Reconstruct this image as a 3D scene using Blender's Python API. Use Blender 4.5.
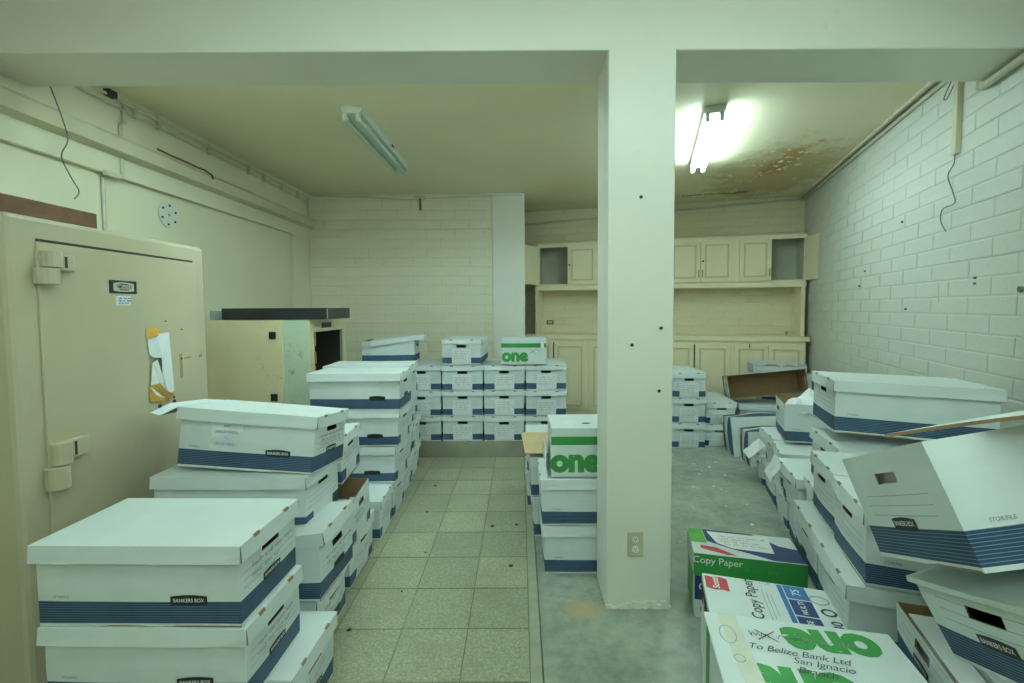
import bpy, math, random
from mathutils import Vector, Matrix, Euler, noise

# ------------------------------------------------------------------ camera, world, light level
sc = bpy.context.scene
for o in list(bpy.data.objects): bpy.data.objects.remove(o)
COL = sc.collection
EYE = 1.45
camd = bpy.data.cameras.new('camera'); camd.sensor_width = 36.0; camd.lens = 16.0
camd.shift_x = -8/1024; camd.shift_y = -11.2/1024; camd.clip_start = .02
cam = bpy.data.objects.new('camera', camd); COL.objects.link(cam)
cam.matrix_world = Matrix.Translation((0, 0, EYE)) @ (Matrix.Rotation(math.radians(90-2.8), 4, 'X') @ Matrix.Rotation(math.radians(-.3), 4, 'Z'))
sc.camera = cam
w = bpy.data.worlds.new('world'); sc.world = w; w.use_nodes = True
w.node_tree.nodes['Background'].inputs[0].default_value = (.75, .9, .78, 1)
w.node_tree.nodes['Background'].inputs[1].default_value = .05
sc.view_settings.view_transform = 'Standard'; sc.view_settings.look = 'None'
sc.view_settings.exposure = 0.0; sc.view_settings.gamma = 1.0; sc.view_settings.use_curve_mapping = False
sc.cycles.use_denoising = True
ADDED_TUBE_FRONT = 27.0       # added tubes in the front bay, all out of frame
TUBE_BACK = 56.0        # lit tubes over the right-hand pile
ADDED_TUBE_MID = 70.0         # added tubes, hidden behind the beam to lift the back bay
TUBE_COL = (.70, 1.0, 1.02)

# ------------------------------------------------------------------ room dimensions (metres)
ZC = 2.84; ZF = 2.96; XL = -2.56; YB = 5.60; BACK = -2.4
W0 = Vector((.11, 6.68)); WD = Vector((.9696, -.2445)); WN = Vector((-.2445, -.9696)); WLEN = 3.60
CORN = W0 + WD*WLEN
RS = .3415; RA = math.atan(RS)                       # right wall: X = 1.62 + RS*Y
def rx(y): return 1.62 + RS*y
U = Vector((math.sin(RA), math.cos(RA))); V = Vector((math.cos(RA), -math.sin(RA)))

# ------------------------------------------------------------------ materials
def nodes(name):
    m = bpy.data.materials.new(name); m.use_nodes = True
    nt = m.node_tree; return m, nt, nt.nodes['Principled BSDF']
def ramp(nt, fac, stops):
    r = nt.nodes.new('ShaderNodeValToRGB'); e = r.color_ramp.elements
    while len(e) < len(stops): e.new(.5)
    for el, (p, c) in zip(e, stops): el.position = p; el.color = (*c, 1) if len(c) == 3 else c
    nt.links.new(fac, r.inputs[0]); return r.outputs[0]
def tex(nt, scale, detail=4, rough=.55, coord='Object', kind='noise'):
    tc = nt.nodes.new('ShaderNodeTexCoord')
    t = nt.nodes.new('ShaderNodeTexNoise' if kind == 'noise' else 'ShaderNodeTexVoronoi')
    t.inputs['Scale'].default_value = scale
    if kind == 'noise': t.inputs['Detail'].default_value = detail; t.inputs['Roughness'].default_value = rough
    nt.links.new(tc.outputs[coord], t.inputs['Vector']); return t
def mixc(nt, fac, a, b, mode='MIX'):
    n = nt.nodes.new('ShaderNodeMix'); n.data_type = 'RGBA'; n.blend_type = mode
    for i, v in ((0, fac), (6, a), (7, b)):
        if isinstance(v, (int, float)): n.inputs[i].default_value = v
        elif isinstance(v, tuple): n.inputs[i].default_value = (*v, 1) if len(v) == 3 else v
        else: nt.links.new(v, n.inputs[i])
    return n.outputs[2]
def mathn(nt, op, a, b=0.0, c=0.0):
    n = nt.nodes.new('ShaderNodeMath'); n.operation = op
    for i, v in enumerate((a, b, c)):
        if isinstance(v, (int, float)): n.inputs[i].default_value = v
        else: nt.links.new(v, n.inputs[i])
    return n.outputs[0]
def bump(nt, b, h, strength, dist=.01):
    n = nt.nodes.new('ShaderNodeBump'); n.inputs['Strength'].default_value = strength; n.inputs['Distance'].default_value = dist
    nt.links.new(h, n.inputs['Height']); nt.links.new(n.outputs[0], b.inputs['Normal'])
def mat(name, col, rough=.6, var=.06, scale=6, metal=0, dirt=None, bumps=0, bscale=60, coord='Object'):
    m, nt, b = nodes(name)
    b.inputs['Roughness'].default_value = rough; b.inputs['Metallic'].default_value = metal
    t = tex(nt, scale, coord=coord)
    lo = tuple(max(0, c*(1-var)) for c in col); hi = tuple(min(1, c*(1+var)) for c in col)
    c = ramp(nt, t.outputs[0], [(.3, lo), (.7, hi)])
    if dirt:
        t2 = tex(nt, dirt[1], 8, .7, coord=coord)
        f = ramp(nt, t2.outputs[0], [(dirt[2], (0, 0, 0)), (dirt[3], (1, 1, 1))])
        c = mixc(nt, f, c, dirt[0])
    nt.links.new(c, b.inputs['Base Color'])
    if bumps:
        t3 = tex(nt, bscale, 3, coord=coord); bump(nt, b, t3.outputs[0], bumps, .004)
    return m
def emit(name, col, s):
    m, nt, b = nodes(name); b.inputs['Base Color'].default_value = (.8, .8, .8, 1)
    b.inputs['Emission Color'].default_value = (*col, 1); b.inputs['Emission Strength'].default_value = s
    return m
M = {}
M['paint'] = mat('wall_paint', (.80, .74, .60), .55, .03, 1.5, dirt=((.52, .50, .34), 3, .62, .85), bumps=.15, bscale=40)
M['brickpaint'] = mat('brick_paint', (.66, .67, .59), .5, .04, 3, dirt=((.55, .53, .38), 5, .66, .9), bumps=.3, bscale=50)
M['mortar'] = mat('painted_mortar', (.68, .66, .55), .7, .06, 8)
M['brickcream'] = mat('cream_brick_paint', (.80, .71, .48), .5, .05, 3, dirt=((.58, .48, .28), 4, .62, .9), bumps=.3, bscale=50)
M['brickback'] = mat('back_brick_paint', (.80, .75, .57), .5, .04, 3, dirt=((.62, .56, .38), 3, .6, .9), bumps=.3, bscale=50)
M['leftpaint'] = mat('left_wall_paint', (.74, .70, .51), .55, .04, 1.2, dirt=((.52, .47, .30), 4, .63, .85))
M['trimpaint'] = mat('old_cream_trim', (.62, .58, .40), .5, .06, 4, dirt=((.32, .24, .12), 9, .66, .8))
M['column'] = mat('column_paint', (.81, .78, .69), .45, .03, 2, dirt=((.58, .57, .42), 4, .66, .9), bumps=.1, bscale=30)
M['cream'] = mat('cream_cabinet_paint', (.90, .80, .55), .45, .04, 5, dirt=((.5, .42, .24), 8, .68, .85))
M['creamline'] = mat('shaded_cream_moulding', (.70, .60, .37), .45, .06, 9)  # darker cream stands in for groove shade lost in the frontal light
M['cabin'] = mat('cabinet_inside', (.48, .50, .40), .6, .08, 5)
M['safe'] = mat('safe_paint', (.51, .45, .305), .38, .05, 2.5, dirt=((.42, .36, .2), 3, .6, .85), bumps=.1, bscale=25)
M['safegreen'] = mat('old_green_safe_paint', (.50, .58, .44), .5, .10, 4, dirt=((.22, .16, .07), 7, .6, .72))
M['rustcream'] = mat('rusty_cream_steel', (.70, .61, .375), .5, .06, 4, dirt=((.30, .20, .08), 7, .58, .75))
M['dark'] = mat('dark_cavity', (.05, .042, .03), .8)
M['blackmetal'] = mat('black_steel', (.022, .022, .024), .4, .2, 10)
M['wood'] = mat('dark_red_timber', (.15, .066, .028), .5, .35, 14)
M['white_enamel'] = mat('white_enamel', (.66, .70, .60), .35, .04, 10)
M['graywire'] = mat('grey_cable', (.14, .16, .14), .6)
M['conduit'] = mat('painted_conduit', (.60, .57, .43), .5, .1, 12, dirt=((.35, .28, .15), 14, .6, .75))
M['tube_off'] = mat('unlit_tube_glass', (.62, .70, .62), .25, .03)
M['added_tube_front'] = emit('added_lit_tube_front', TUBE_COL, ADDED_TUBE_FRONT)
M['added_tube_mid'] = emit('added_lit_tube_middle', TUBE_COL, ADDED_TUBE_MID)
M['tube_back'] = emit('lit_tube_back', TUBE_COL, TUBE_BACK)
M['kraft'] = mat('kraft_cardboard', (.33, .21, .105), .8, .08, 12)
M['kraftlight'] = mat('light_kraft_board', (.56, .42, .23), .8, .06, 9)
M['white'] = mat('white_board', (.70, .755, .745), .65, .03, 7, dirt=((.55, .54, .46), 5, .68, .9))
M['paper'] = mat('white_paper', (.80, .82, .82), .7, .02, 10)
M['oldtape'] = mat('amber_tape', (.62, .36, .07), .35, .15, 30)
M['cleartape'] = mat('yellowed_clear_tape', (.70, .71, .60), .12, .05, 20)
M['black'] = mat('black_print', (.018, .018, .02), .5)
M['ink'] = mat('dark_ink', (.05, .055, .075), .6)
M['greyink'] = mat('grey_print', (.30, .33, .35), .6)
M['whiteink'] = mat('white_print', (.85, .86, .84), .6)
M['green'] = mat('green_print', (.045, .31, .065), .45, .06)
M['limegreen'] = mat('lime_print', (.10, .42, .06), .4, .12, 14)
M['navy'] = mat('navy_print', (.018, .045, .16), .4, .1)
M['bluep'] = mat('blue_print', (.03, .17, .42), .4, .1)
M['redp'] = mat('red_print', (.52, .04, .06), .45, .08)
M['ivory'] = mat('ivory_plastic', (.58, .54, .33), .35, .02)
M['plasticbag'] = mat('milky_plastic', (.55, .60, .58), .25, .08, 9)

def boxprint(name, broken, band=(.055, .105)):
    """white corrugated board with the printed blue band; UV = (metres from wall centre, metres above base), long sides offset by +10"""
    m, nt, b = nodes(name); b.inputs['Roughness'].default_value = .6
    uv = nt.nodes.new('ShaderNodeUVMap'); uv.uv_map = 'print'
    sp = nt.nodes.new('ShaderNodeSeparateXYZ'); nt.links.new(uv.outputs[0], sp.inputs[0])
    u, v = sp.outputs[0], sp.outputs[1]
    t = tex(nt, 6); base = ramp(nt, t.outputs[0], [(.3, (.655, .71, .70)), (.7, (.725, .78, .77))])
    t2 = tex(nt, 4, 8, .7); base = mixc(nt, ramp(nt, t2.outputs[0], [(.64, (0, 0, 0)), (.9, (1, 1, 1))]), base, (.52, .52, .44))
    z0, z1 = band
    inb = mathn(nt, 'MULTIPLY', mathn(nt, 'GREATER_THAN', v, z0), mathn(nt, 'LESS_THAN', v, z1))
    st = mathn(nt, 'FRACT', mathn(nt, 'DIVIDE', mathn(nt, 'SUBTRACT', v, z0), (z1-z0)/9))
    ln = mathn(nt, 'GREATER_THAN', st, .80)
    t3 = tex(nt, 9, 5); bl = ramp(nt, t3.outputs[0], [(.3, (.014, .048, .115)), (.75, (.028, .080, .165))])
    bl = mixc(nt, ln, bl, (.18, .28, .37))
    if broken:
        au = mathn(nt, 'ABSOLUTE', u); inb = mathn(nt, 'MULTIPLY', inb, mathn(nt, 'GREATER_THAN', au, .095))
    # ruled form lines on the short ends
    isend = mathn(nt, 'LESS_THAN', mathn(nt, 'ABSOLUTE', u), 5)
    lf = mathn(nt, 'FRACT', mathn(nt, 'DIVIDE', mathn(nt, 'SUBTRACT', v, z1+.004), .0235))
    on = mathn(nt, 'MULTIPLY', mathn(nt, 'LESS_THAN', lf, .06), isend)
    on = mathn(nt, 'MULTIPLY', on, mathn(nt, 'MULTIPLY', mathn(nt, 'GREATER_THAN', v, z1+.012), mathn(nt, 'LESS_THAN', v, z1+.085)))
    on = mathn(nt, 'MULTIPLY', on, mathn(nt, 'LESS_THAN', mathn(nt, 'ABSOLUTE', u), .14))
    c = mixc(nt, on, base, (.25, .30, .36))
    c = mixc(nt, inb, c, bl)
    nt.links.new(c, b.inputs['Base Color']); return m
M['boxA'] = boxprint('file_box_print', False, (.010, .078))
M['boxB'] = boxprint('file_box_print_broken_band', True, (.012, .070))

# ------------------------------------------------------------------ mesh helpers
class MB:
    def __init__(s): s.v = []; s.f = []; s.m = []
    def add(s, vs, fs, mi=0):
        o = len(s.v); s.v += [tuple(x) for x in vs]; s.f += [tuple(i+o for i in f) for f in fs]; s.m += [mi]*len(fs); return s
    def box(s, a, b, mi=0):
        x0, y0, z0 = a; x1, y1, z1 = b
        return s.add([(x0,y0,z0),(x1,y0,z0),(x1,y1,z0),(x0,y1,z0),(x0,y0,z1),(x1,y0,z1),(x1,y1,z1),(x0,y1,z1)],
              [(0,3,2,1),(4,5,6,7),(0,1,5,4),(1,2,6,5),(2,3,7,6),(3,0,4,7)], mi)
    def prism(s, poly, z0, z1, mi=0):
        n = len(poly)
        return s.add([(x,y,z0) for x,y in poly]+[(x,y,z1) for x,y in poly],
              [tuple(range(n-1,-1,-1)), tuple(range(n,2*n))]+[(i,(i+1)%n,n+(i+1)%n,n+i) for i in range(n)], mi)
    def cyl(s, a, b, r, n=10, mi=0, r2=None):
        a = Vector(a); b = Vector(b); d = (b-a).normalized(); r2 = r if r2 is None else r2
        p = d.orthogonal().normalized(); q = d.cross(p)
        vs = []
        for c, rr in ((a, r), (b, r2)):
            vs += [c+(p*math.cos(2*math.pi*i/n)+q*math.sin(2*math.pi*i/n))*rr for i in range(n)]
        return s.add(vs, [tuple(range(n-1,-1,-1)), tuple(range(n,2*n))]+[(i,(i+1)%n,n+(i+1)%n,n+i) for i in range(n)], mi)
    def path(s, pts, r, n=6, mi=0):
        for a, b in zip(pts[:-1], pts[1:]): s.cyl(a, b, r, n, mi)
        return s
    def build(s, name, mats, parent=None, loc=None, rot=None, bevel=0, smooth=False):
        me = bpy.data.meshes.new(name); me.from_pydata(s.v, [], s.f); me.validate()
        if not isinstance(mats, (list, tuple)): mats = [mats]
        for m in mats: me.materials.append(M[m] if isinstance(m, str) else m)
        if len(mats) > 1 and len(me.polygons) == len(s.m): me.polygons.foreach_set('material_index', s.m)
        if smooth: me.polygons.foreach_set('use_smooth', [True]*len(me.polygons))
        o = bpy.data.objects.new(name, me); COL.objects.link(o)
        if parent: o.parent = parent
        if loc: o.location = loc
        if rot: o.rotation_euler = rot
        if bevel:
            b = o.modifiers.new('bevel', 'BEVEL'); b.width = bevel; b.segments = 2; b.limit_method = 'ANGLE'
        return o
def tag(o, label, cat, group=None):
    o['label'] = label; o['category'] = cat
    if group: o['group'] = group
    return o
def struct(o, label=None):
    o['kind'] = 'structure'
    if label: o['label'] = label
    return o
def empty(name, loc=(0,0,0), rot=(0,0,0)):
    o = bpy.data.objects.new(name, None); COL.objects.link(o); o.location = loc; o.rotation_euler = rot; o.empty_display_size = .05; return o
_tc = {}
def text2d(s, bold=.0, shear=0.0, spacing=1.0):
    """flat lettering, normalised to cap height about .7, centred"""
    k = (s, bold, shear, spacing)
    if k not in _tc:
        cu = bpy.data.curves.new('lettering', 'FONT'); cu.body = s; cu.offset = bold; cu.shear = shear; cu.resolution_u = 3
        cu.space_character = spacing; cu.align_x = 'CENTER'; cu.align_y = 'CENTER'
        ob = bpy.data.objects.new('lettering', cu); COL.objects.link(ob)
        me = bpy.data.meshes.new_from_object(ob.evaluated_get(bpy.context.evaluated_depsgraph_get()))
        _tc[k] = ([(v.co.x, v.co.y) for v in me.vertices], [tuple(p.vertices) for p in me.polygons])
        bpy.data.objects.remove(ob); bpy.data.curves.remove(cu); bpy.data.meshes.remove(me)
    return _tc[k]
def flat(o, ex, ey, pts, faces, off=0.0):
    """2D pattern laid on the plane (o; ex, ey), lifted by off along the normal"""
    o = Vector(o); ex = Vector(ex); ey = Vector(ey); n = ex.cross(ey).normalized()
    return [o+ex*x+ey*y+n*off for x, y in pts], faces
def rect2(w, h): return [(-w/2,-h/2),(w/2,-h/2),(w/2,h/2),(-w/2,h/2)], [(0,1,2,3)]
def grid2(w, h, nx, ny):
    P = [(-w/2+w*i/nx, -h/2+h*j/ny) for j in range(ny+1) for i in range(nx+1)]
    return P, [(j*(nx+1)+i, j*(nx+1)+i+1, (j+1)*(nx+1)+i+1, (j+1)*(nx+1)+i) for j in range(ny) for i in range(nx)]
def ellipse2(w, h, n=20): return [(w/2*math.cos(2*math.pi*i/n), h/2*math.sin(2*math.pi*i/n)) for i in range(n)], [tuple(range(n))]
def ring2(w, h, t, n=24):
    a, _ = ellipse2(w, h, n); b, _ = ellipse2(w-2*t, h-2*t, n)
    return a+b, [(i,(i+1)%n,n+(i+1)%n,n+i) for i in range(n)]
def plaque2(w, h): # badge with bowed top and bottom
    n = 7; top = [(w/2-w*i/(n-1), h/2*(.72+.28*math.sin(math.pi*i/(n-1)))) for i in range(n)]
    bot = [(-w/2+w*i/(n-1), -h/2*(.86+.14*math.sin(math.pi*i/(n-1)))) for i in range(n)]
    return top+bot, [tuple(range(2*n))]
def scaled(t, s, sy=None): return [(x*s, y*(sy or s)) for x, y in t[0]], t[1]
def ribbon2(P, wd):
    v = []; f = []
    for i, (x, y) in enumerate(P):
        a = P[max(0, i-1)]; b = P[min(len(P)-1, i+1)]; dx, dy = b[0]-a[0], b[1]-a[1]; L = math.hypot(dx, dy) or 1
        v += [(x-dy/L*wd/2, y+dx/L*wd/2), (x+dy/L*wd/2, y-dx/L*wd/2)]
        if i: f.append((2*i-2, 2*i-1, 2*i+1, 2*i))
    return v, f
def scribble2(rng, w, h, lines, wd=.0013):
    V_ = []; F_ = []
    for l in range(lines):
        y0 = h/2-(l+.5)*h/lines; x = -w/2+rng.random()*w*.1; end = w/2-rng.random()*w*.35*(1 if l else .3)
        while x < end:
            n = rng.randint(10, 22); P = []; a = h/lines*.28; ph = rng.random()*6
            for i in range(n):
                P.append((x, y0+a*math.sin(i*1.9+ph)*(.5+rng.random()*.7)+(a*1.1 if rng.random() < .1 else 0))); x += a*.33*(.5+rng.random())
            v, f = ribbon2(P, wd); o = len(V_); V_ += v; F_ += [tuple(i+o for i in q) for q in f]; x += a*1.4
    return V_, F_

# ------------------------------------------------------------------ the setting: bricks
def brick_mesh(name, l, h, d=.0035, ch=.006):
    m = MB(); a, b = l/2, h/2
    vs = [(-a,0,-b),(a,0,-b),(a,0,b),(-a,0,b)]+[(-a,-d+.002,-b),(a,-d+.002,-b),(a,-d+.002,b),(-a,-d+.002,b)]+[(-a+ch,-d,-b+ch),(a-ch,-d,-b+ch),(a-ch,-d,b-ch),(-a+ch,-d,b-ch)]
    fs = [(8,9,10,11)]
    for o in (0, 4):
        for i in range(4): fs.append((o+i, o+(i+1)%4, o+4+(i+1)%4, o+4+i))
    m.add(vs, fs); return m
def brick_wall(wall, length, bl, bh, show, z_top=ZC, gap=.005, seed=1, mt='brickpaint'):
    """wall: object whose local frame has x along the wall, front face at y=0 looking to -y; show(x0,x1,z0,z1) -> built singly"""
    rng = random.Random(seed); rest = MB(); me = None; row = 0; z = 0.0
    while z < z_top-.01:
        h = min(bh, z_top-z); x = 0.0 if row % 2 == 0 else -bl/2
        while x < length-.005:
            a = max(0, x); b = min(length, x+bl)
            if b-a > .02:
                cx, cz = (a+b)/2, z+h/2
                if show(a, b, z, z+h):
                    if me is None:
                        o = brick_mesh('brick', bl-gap, bh-gap).build('brick', mt, wall); me = o.data
                    else:
                        o = bpy.data.objects.new('brick', me); COL.objects.link(o); o.parent = wall
                    o.location = (cx, rng.uniform(-.0015, .001), cz)
                    o.scale = ((b-a-gap)/(bl-gap), 1, (h-gap)/(bh-gap))
                else:
                    q = brick_mesh('x', b-a-gap, h-gap); rest.add([(vx+cx, vy, vz+cz) for vx, vy, vz in q.v], q.f)
            x += bl
        z += h; row += 1
    if rest.v:
        r = rest.build('brickwork', mt, wall); r['kind'] = 'stuff'
# right wall, from the corner by the cabinets towards the camera side
yr0 = BACK; rl = (CORN.y-yr0)/math.cos(RA)
m = MB(); m.box((0, 0, 0), (rl, .12, ZF))
wr = struct(m.build('wall_right', 'mortar', None, (CORN.x, CORN.y, 0), (0, 0, math.atan2(-U.y, -U.x))), 'white painted brick wall on the right')
brick_wall(wr, rl, .385, .1, lambda a, b, z0, z1: a < 4.35 and z0 > .79, seed=2)
# cabinet wall (back of the recess)
m = MB(); m.box((0, 0, 0), (WLEN+.6, .12, ZC))
P0 = W0-WD*.6
wc = struct(m.build('wall_recess', 'mortar', None, (P0.x, P0.y, 0), (0, 0, math.atan2(WD.y, WD.x))), 'cream painted brick wall behind the cabinets')
brick_wall(wc, WLEN+.6, .385, .1, lambda a, b, z0, z1: b > .45 and (z1 > 2.3 or 1.05 < z0 and z1 < 1.75), seed=3, mt='brickcream')
# partition wall facing the camera
m = MB(); m.box((0, 0, 0), (.06-XL, .15, ZC))
wb = struct(m.build('wall_back', 'mortar', None, (XL, YB, 0)), 'white painted brick back wall behind the box rows')
brick_wall(wb, -.33-XL, .355, .115, lambda a, b, z0, z1: z0 > .9, seed=4, mt='brickback')
struct(MB().box((-.33, YB-.012, 0), (.062, YB, ZC)).build('trim_1', 'column'), 'smooth plastered end strip of the brick back wall')
# left wall
m = MB(); m.box((XL-.2, BACK, 0), (XL-.04, YB+.15, ZF)); m.box((XL-.04, BACK, 2.30), (XL, YB, ZF)); m.box((XL-.04, 5.2, 0), (XL, YB, 2.30)); m.box((XL-.04, BACK, 0), (XL, 1.2, 2.30))
struct(m.build('wall_left', 'leftpaint', bevel=.004), 'white plastered wall on the left with a sunken panel')
m = MB(); m.prism([(XL, 2.425), (XL+.075, 2.44), (XL+.085, 2.515), (XL+.06, 2.54), (XL, 2.55)], 0, 1)
m.v = [(x, BACK+(YB-BACK)*z, y) for x, y, z in m.v]
struct(m.build('trim_2', 'trimpaint'), 'cream ledge running along the left wall')
struct(MB().box((XL-.2, BACK-.15, 0), (1.2, BACK, ZF)).build('wall_front', 'paint'))
m = MB(); m.box((XL-.2, 2.3, ZC), (4.4, 7.4, ZC+.12)); m.box((XL-.2, BACK-.15, ZF), (4.4, 2.3, ZF+.12))
# ceiling with a water stain near the right wall
cm, nt, b = nodes('ceiling_paint'); b.inputs['Roughness'].default_value = .6
tcn = nt.nodes.new('ShaderNodeTexCoord'); sep = nt.nodes.new('ShaderNodeSeparateXYZ'); nt.links.new(tcn.outputs['Object'], sep.inputs[0])
def blob(cx, cy, ax, ay, rot):
    dx = mathn(nt, 'SUBTRACT', sep.outputs[0], cx); dy = mathn(nt, 'SUBTRACT', sep.outputs[1], cy)
    c, s = math.cos(rot), math.sin(rot)
    p = mathn(nt, 'DIVIDE', mathn(nt, 'ADD', mathn(nt, 'MULTIPLY', dx, c), mathn(nt, 'MULTIPLY', dy, s)), ax)
    q = mathn(nt, 'DIVIDE', mathn(nt, 'SUBTRACT', mathn(nt, 'MULTIPLY', dy, c), mathn(nt, 'MULTIPLY', dx, s)), ay)
    return mathn(nt, 'SUBTRACT', 1.0, mathn(nt, 'SQRT', mathn(nt, 'ADD', mathn(nt, 'MULTIPLY', p, p), mathn(nt, 'MULTIPLY', q, q))))
n1 = tex(nt, 5, 10, .7).outputs[0]; n2 = tex(nt, 1.2, 3).outputs[0]
base = ramp(nt, n2, [(.3, (.84, .75, .52)), (.7, (.88, .79, .56))])
wide = mathn(nt, 'ADD', blob(2.65, 4.9, .75, 1.25, -.25), mathn(nt, 'MULTIPLY', mathn(nt, 'SUBTRACT', n1, .5), 1.6))
c = mixc(nt, ramp(nt, wide, [(.1, (0, 0, 0)), (.45, (1, 1, 1))]), base, (.62, .50, .27))
core = mathn(nt, 'ADD', blob(2.53, 4.45, .17, .75, -.04), mathn(nt, 'MULTIPLY', mathn(nt, 'SUBTRACT', n1, .5), 2.2))
c = mixc(nt, ramp(nt, core, [(.2, (0, 0, 0)), (.55, (1, 1, 1))]), c, (.60, .36, .12))
core2 = mathn(nt, 'ADD', blob(2.5, 5.65, .75, .10, -.25), mathn(nt, 'MULTIPLY', mathn(nt, 'SUBTRACT', n1, .5), 2.6))
c = mixc(nt, ramp(nt, core2, [(.45, (0, 0, 0)), (.6, (1, 1, 1))]), c, (.30, .24, .10))
nt.links.new(c, b.inputs['Base Color']); bump(nt, b, n1, .15, .01)
ceil = struct(m.build('ceiling', cm), 'cream ceiling with a water stain and peeling paint')
rng = random.Random(7); m = MB()
for i in range(90):
    if i < 60: y = rng.gauss(4.55, .5); x = 2.5+rng.gauss(0, .17)+(y-4.5)*.05; 
    else: y = rng.gauss(5.6, .12)-.0; x = rng.uniform(1.9, 3.2)
    if x > rx(y)-.1 or y > 6.1-.25*(x-1.5): continue
    r = rng.uniform(.010, .034); a = rng.random()*6.3; k = 5; dz = [rng.uniform(.002, .018) for _ in range(k)]
    m.add([(x+r*math.cos(a+6.28*j/k)*rng.uniform(.5, 1.3), y+r*math.sin(a+6.28*j/k)*rng.uniform(.5, 1.3), ZC-dz[j]) for j in range(k)], [tuple(range(k-1, -1, -1)), tuple(range(k))])
fl = m.build('paint_flakes', mat('peeling_paint', (.86, .82, .64), .6), ceil); fl['kind'] = 'stuff'
# beam over the opening and the column below it
BZ = 2.62; BY0, BY1 = 2.13, 2.445
m = MB(); m.prism([(XL-.05, BY0), (rx(BY0)+.06, BY0), (rx(BY1)+.06, BY1), (XL-.05, BY1)], BZ, ZF+.01)
struct(m.build('trim_beam', 'column', bevel=.006), 'wide painted ceiling beam across the room')
CXA, CXB, CYB = .409, .719, 2.40
colm = struct(MB().box((CXA, BY0-.001, -.01), (CXB, CYB, BZ+.02)).build('column', 'column', bevel=.006), 'square painted concrete column in the middle')
for x, z in ((.562, 1.959), (.661, 1.353), (.525, 1.274), (.654, 1.056)):
    MB().cyl((x, BY0-.004, z), (x, BY0+.004, z), .008, 10).build('anchor_hole', 'black', colm)
rng = random.Random(3)
m = MB()
for i in range(14):
    x = CXA+i*(CXB-CXA)/13; 
    if i < 13: m.prism([(x, BY0-.012*rng.random()-.002), (x+.026, BY0-.012*rng.random()-.002), (x+.026, BY0+.004), (x, BY0+.004)], 0, rng.uniform(.008, .04))
m.build('plaster_skirt', 'column', colm)
# floors
fb = struct(MB().box((XL-.1, BACK, -.1), (.085, 4.5, -.004)).build('floor', mat('tile_bed', (.17, .16, .115), .8, .15, 9)), 'terrazzo tile floor of the aisle')
tm, nt, b = nodes('terrazzo_tile'); b.inputs['Roughness'].default_value = .38
oi = nt.nodes.new('ShaderNodeObjectInfo')
v1 = tex(nt, 85, kind='vor'); sp1 = ramp(nt, v1.outputs['Distance'], [(.18, (.95, .93, .80)), (.42, (.46, .46, .34))])
t1 = tex(nt, 70, 4, .7); c = mixc(nt, .62, sp1, ramp(nt, t1.outputs[0], [(.35, (.36, .36, .27)), (.65, (.74, .72, .56))]))
tint = ramp(nt, oi.outputs['Random'], [(0, (.58, .60, .53)), (.5, (.67, .67, .58)), (1, (.75, .74, .64))])
c = mixc(nt, 1.0, c, tint, 'MULTIPLY')
t2 = tex(nt, 3.0, 6, .65, 'Object'); c = mixc(nt, ramp(nt, t2.outputs[0], [(.45, (0, 0, 0)), (.85, (.8, .8, .8))]), c, (.25, .24, .16))
nt.links.new(c, b.inputs['Base Color'])
tile_me = None; TP = .297; k = 0
rng = random.Random(11)
for i in range(-7, 2):
    for j in range(-6, 9):
        x0 = -.54+TP*i; y0 = 1.994+TP*j; x1 = min(x0+TP, .034); y1 = min(y0+TP, 4.37)
        if x1-x0 < .1 or y1-y0 < .03 or x0 < -1.75 and y0 > 1.3: continue
        w_, d_ = x1-x0-.005, y1-y0-.005
        if tile_me is None:
            o = MB().box((-.5, -.5, -.006), (.5, .5, 0)).build('tile', tm, fb); tile_me = o.data
        else: o = bpy.data.objects.new('tile', tile_me); COL.objects.link(o); o.parent = fb
        o.location = ((x0+x1)/2, (y0+y1)/2, rng.uniform(0, .0012)); o.scale = (w_, d_, 1); k += 1
# the tile meshes are scaled, so the speckle uses world-size coordinates
for n in tm.node_tree.nodes:
    if n.type == 'TEX_COORD':
        g = tm.node_tree.nodes.new('ShaderNodeNewGeometry')
        for l in list(n.outputs['Object'].links): tm.node_tree.links.new(g.outputs['Position'], l.to_socket)
struct(MB().box((.036, BACK, -.006), (.082, 4.4, -.001)).build('trim_3', mat('mortar_strip', (.36, .36, .27), .8, .12, 14)), 'mortar strip between tiles and concrete')
km, nt, b = nodes('stained_concrete'); b.inputs['Roughness'].default_value = .45
t1 = tex(nt, 2.2, 8, .65); c = ramp(nt, t1.outputs[0], [(.34, (.14, .17, .135)), (.5, (.26, .30, .235)), (.66, (.42, .46, .37))])
t2 = tex(nt, 14, 8, .7); c = mixc(nt, .35, c, ramp(nt, t2.outputs[0], [(.35, (.22, .25, .20)), (.65, (.55, .55, .45))]))
tcn = nt.nodes.new('ShaderNodeTexCoord'); sep = nt.nodes.new('ShaderNodeSeparateXYZ'); nt.links.new(tcn.outputs['Object'], sep.inputs[0])
st = mathn(nt, 'ADD', blob(.30, 2.12, .19, .13, .2), mathn(nt, 'MULTIPLY', mathn(nt, 'SUBTRACT', t2.outputs[0], .5), .9))
c = mixc(nt, ramp(nt, st, [(.25, (0, 0, 0)), (.8, (.75, .75, .75))]), c, (.50, .37, .18))
nt.links.new(c, b.inputs['Base Color']); bump(nt, b, t2.outputs[0], .1, .004)
struct(MB().box((.088, BACK, -.1), (4.4, 7.4, 0)).build('floor_concrete', km), 'stained bare concrete floor on the right')
struct(MB().box((XL-.1, 4.385, -.1), (.088, 7.4, .15)).build('floor_platform', mat('dark_step', (.30, .30, .22), .6, .12, 6), bevel=.004), 'low concrete platform under the back box rows')
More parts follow.
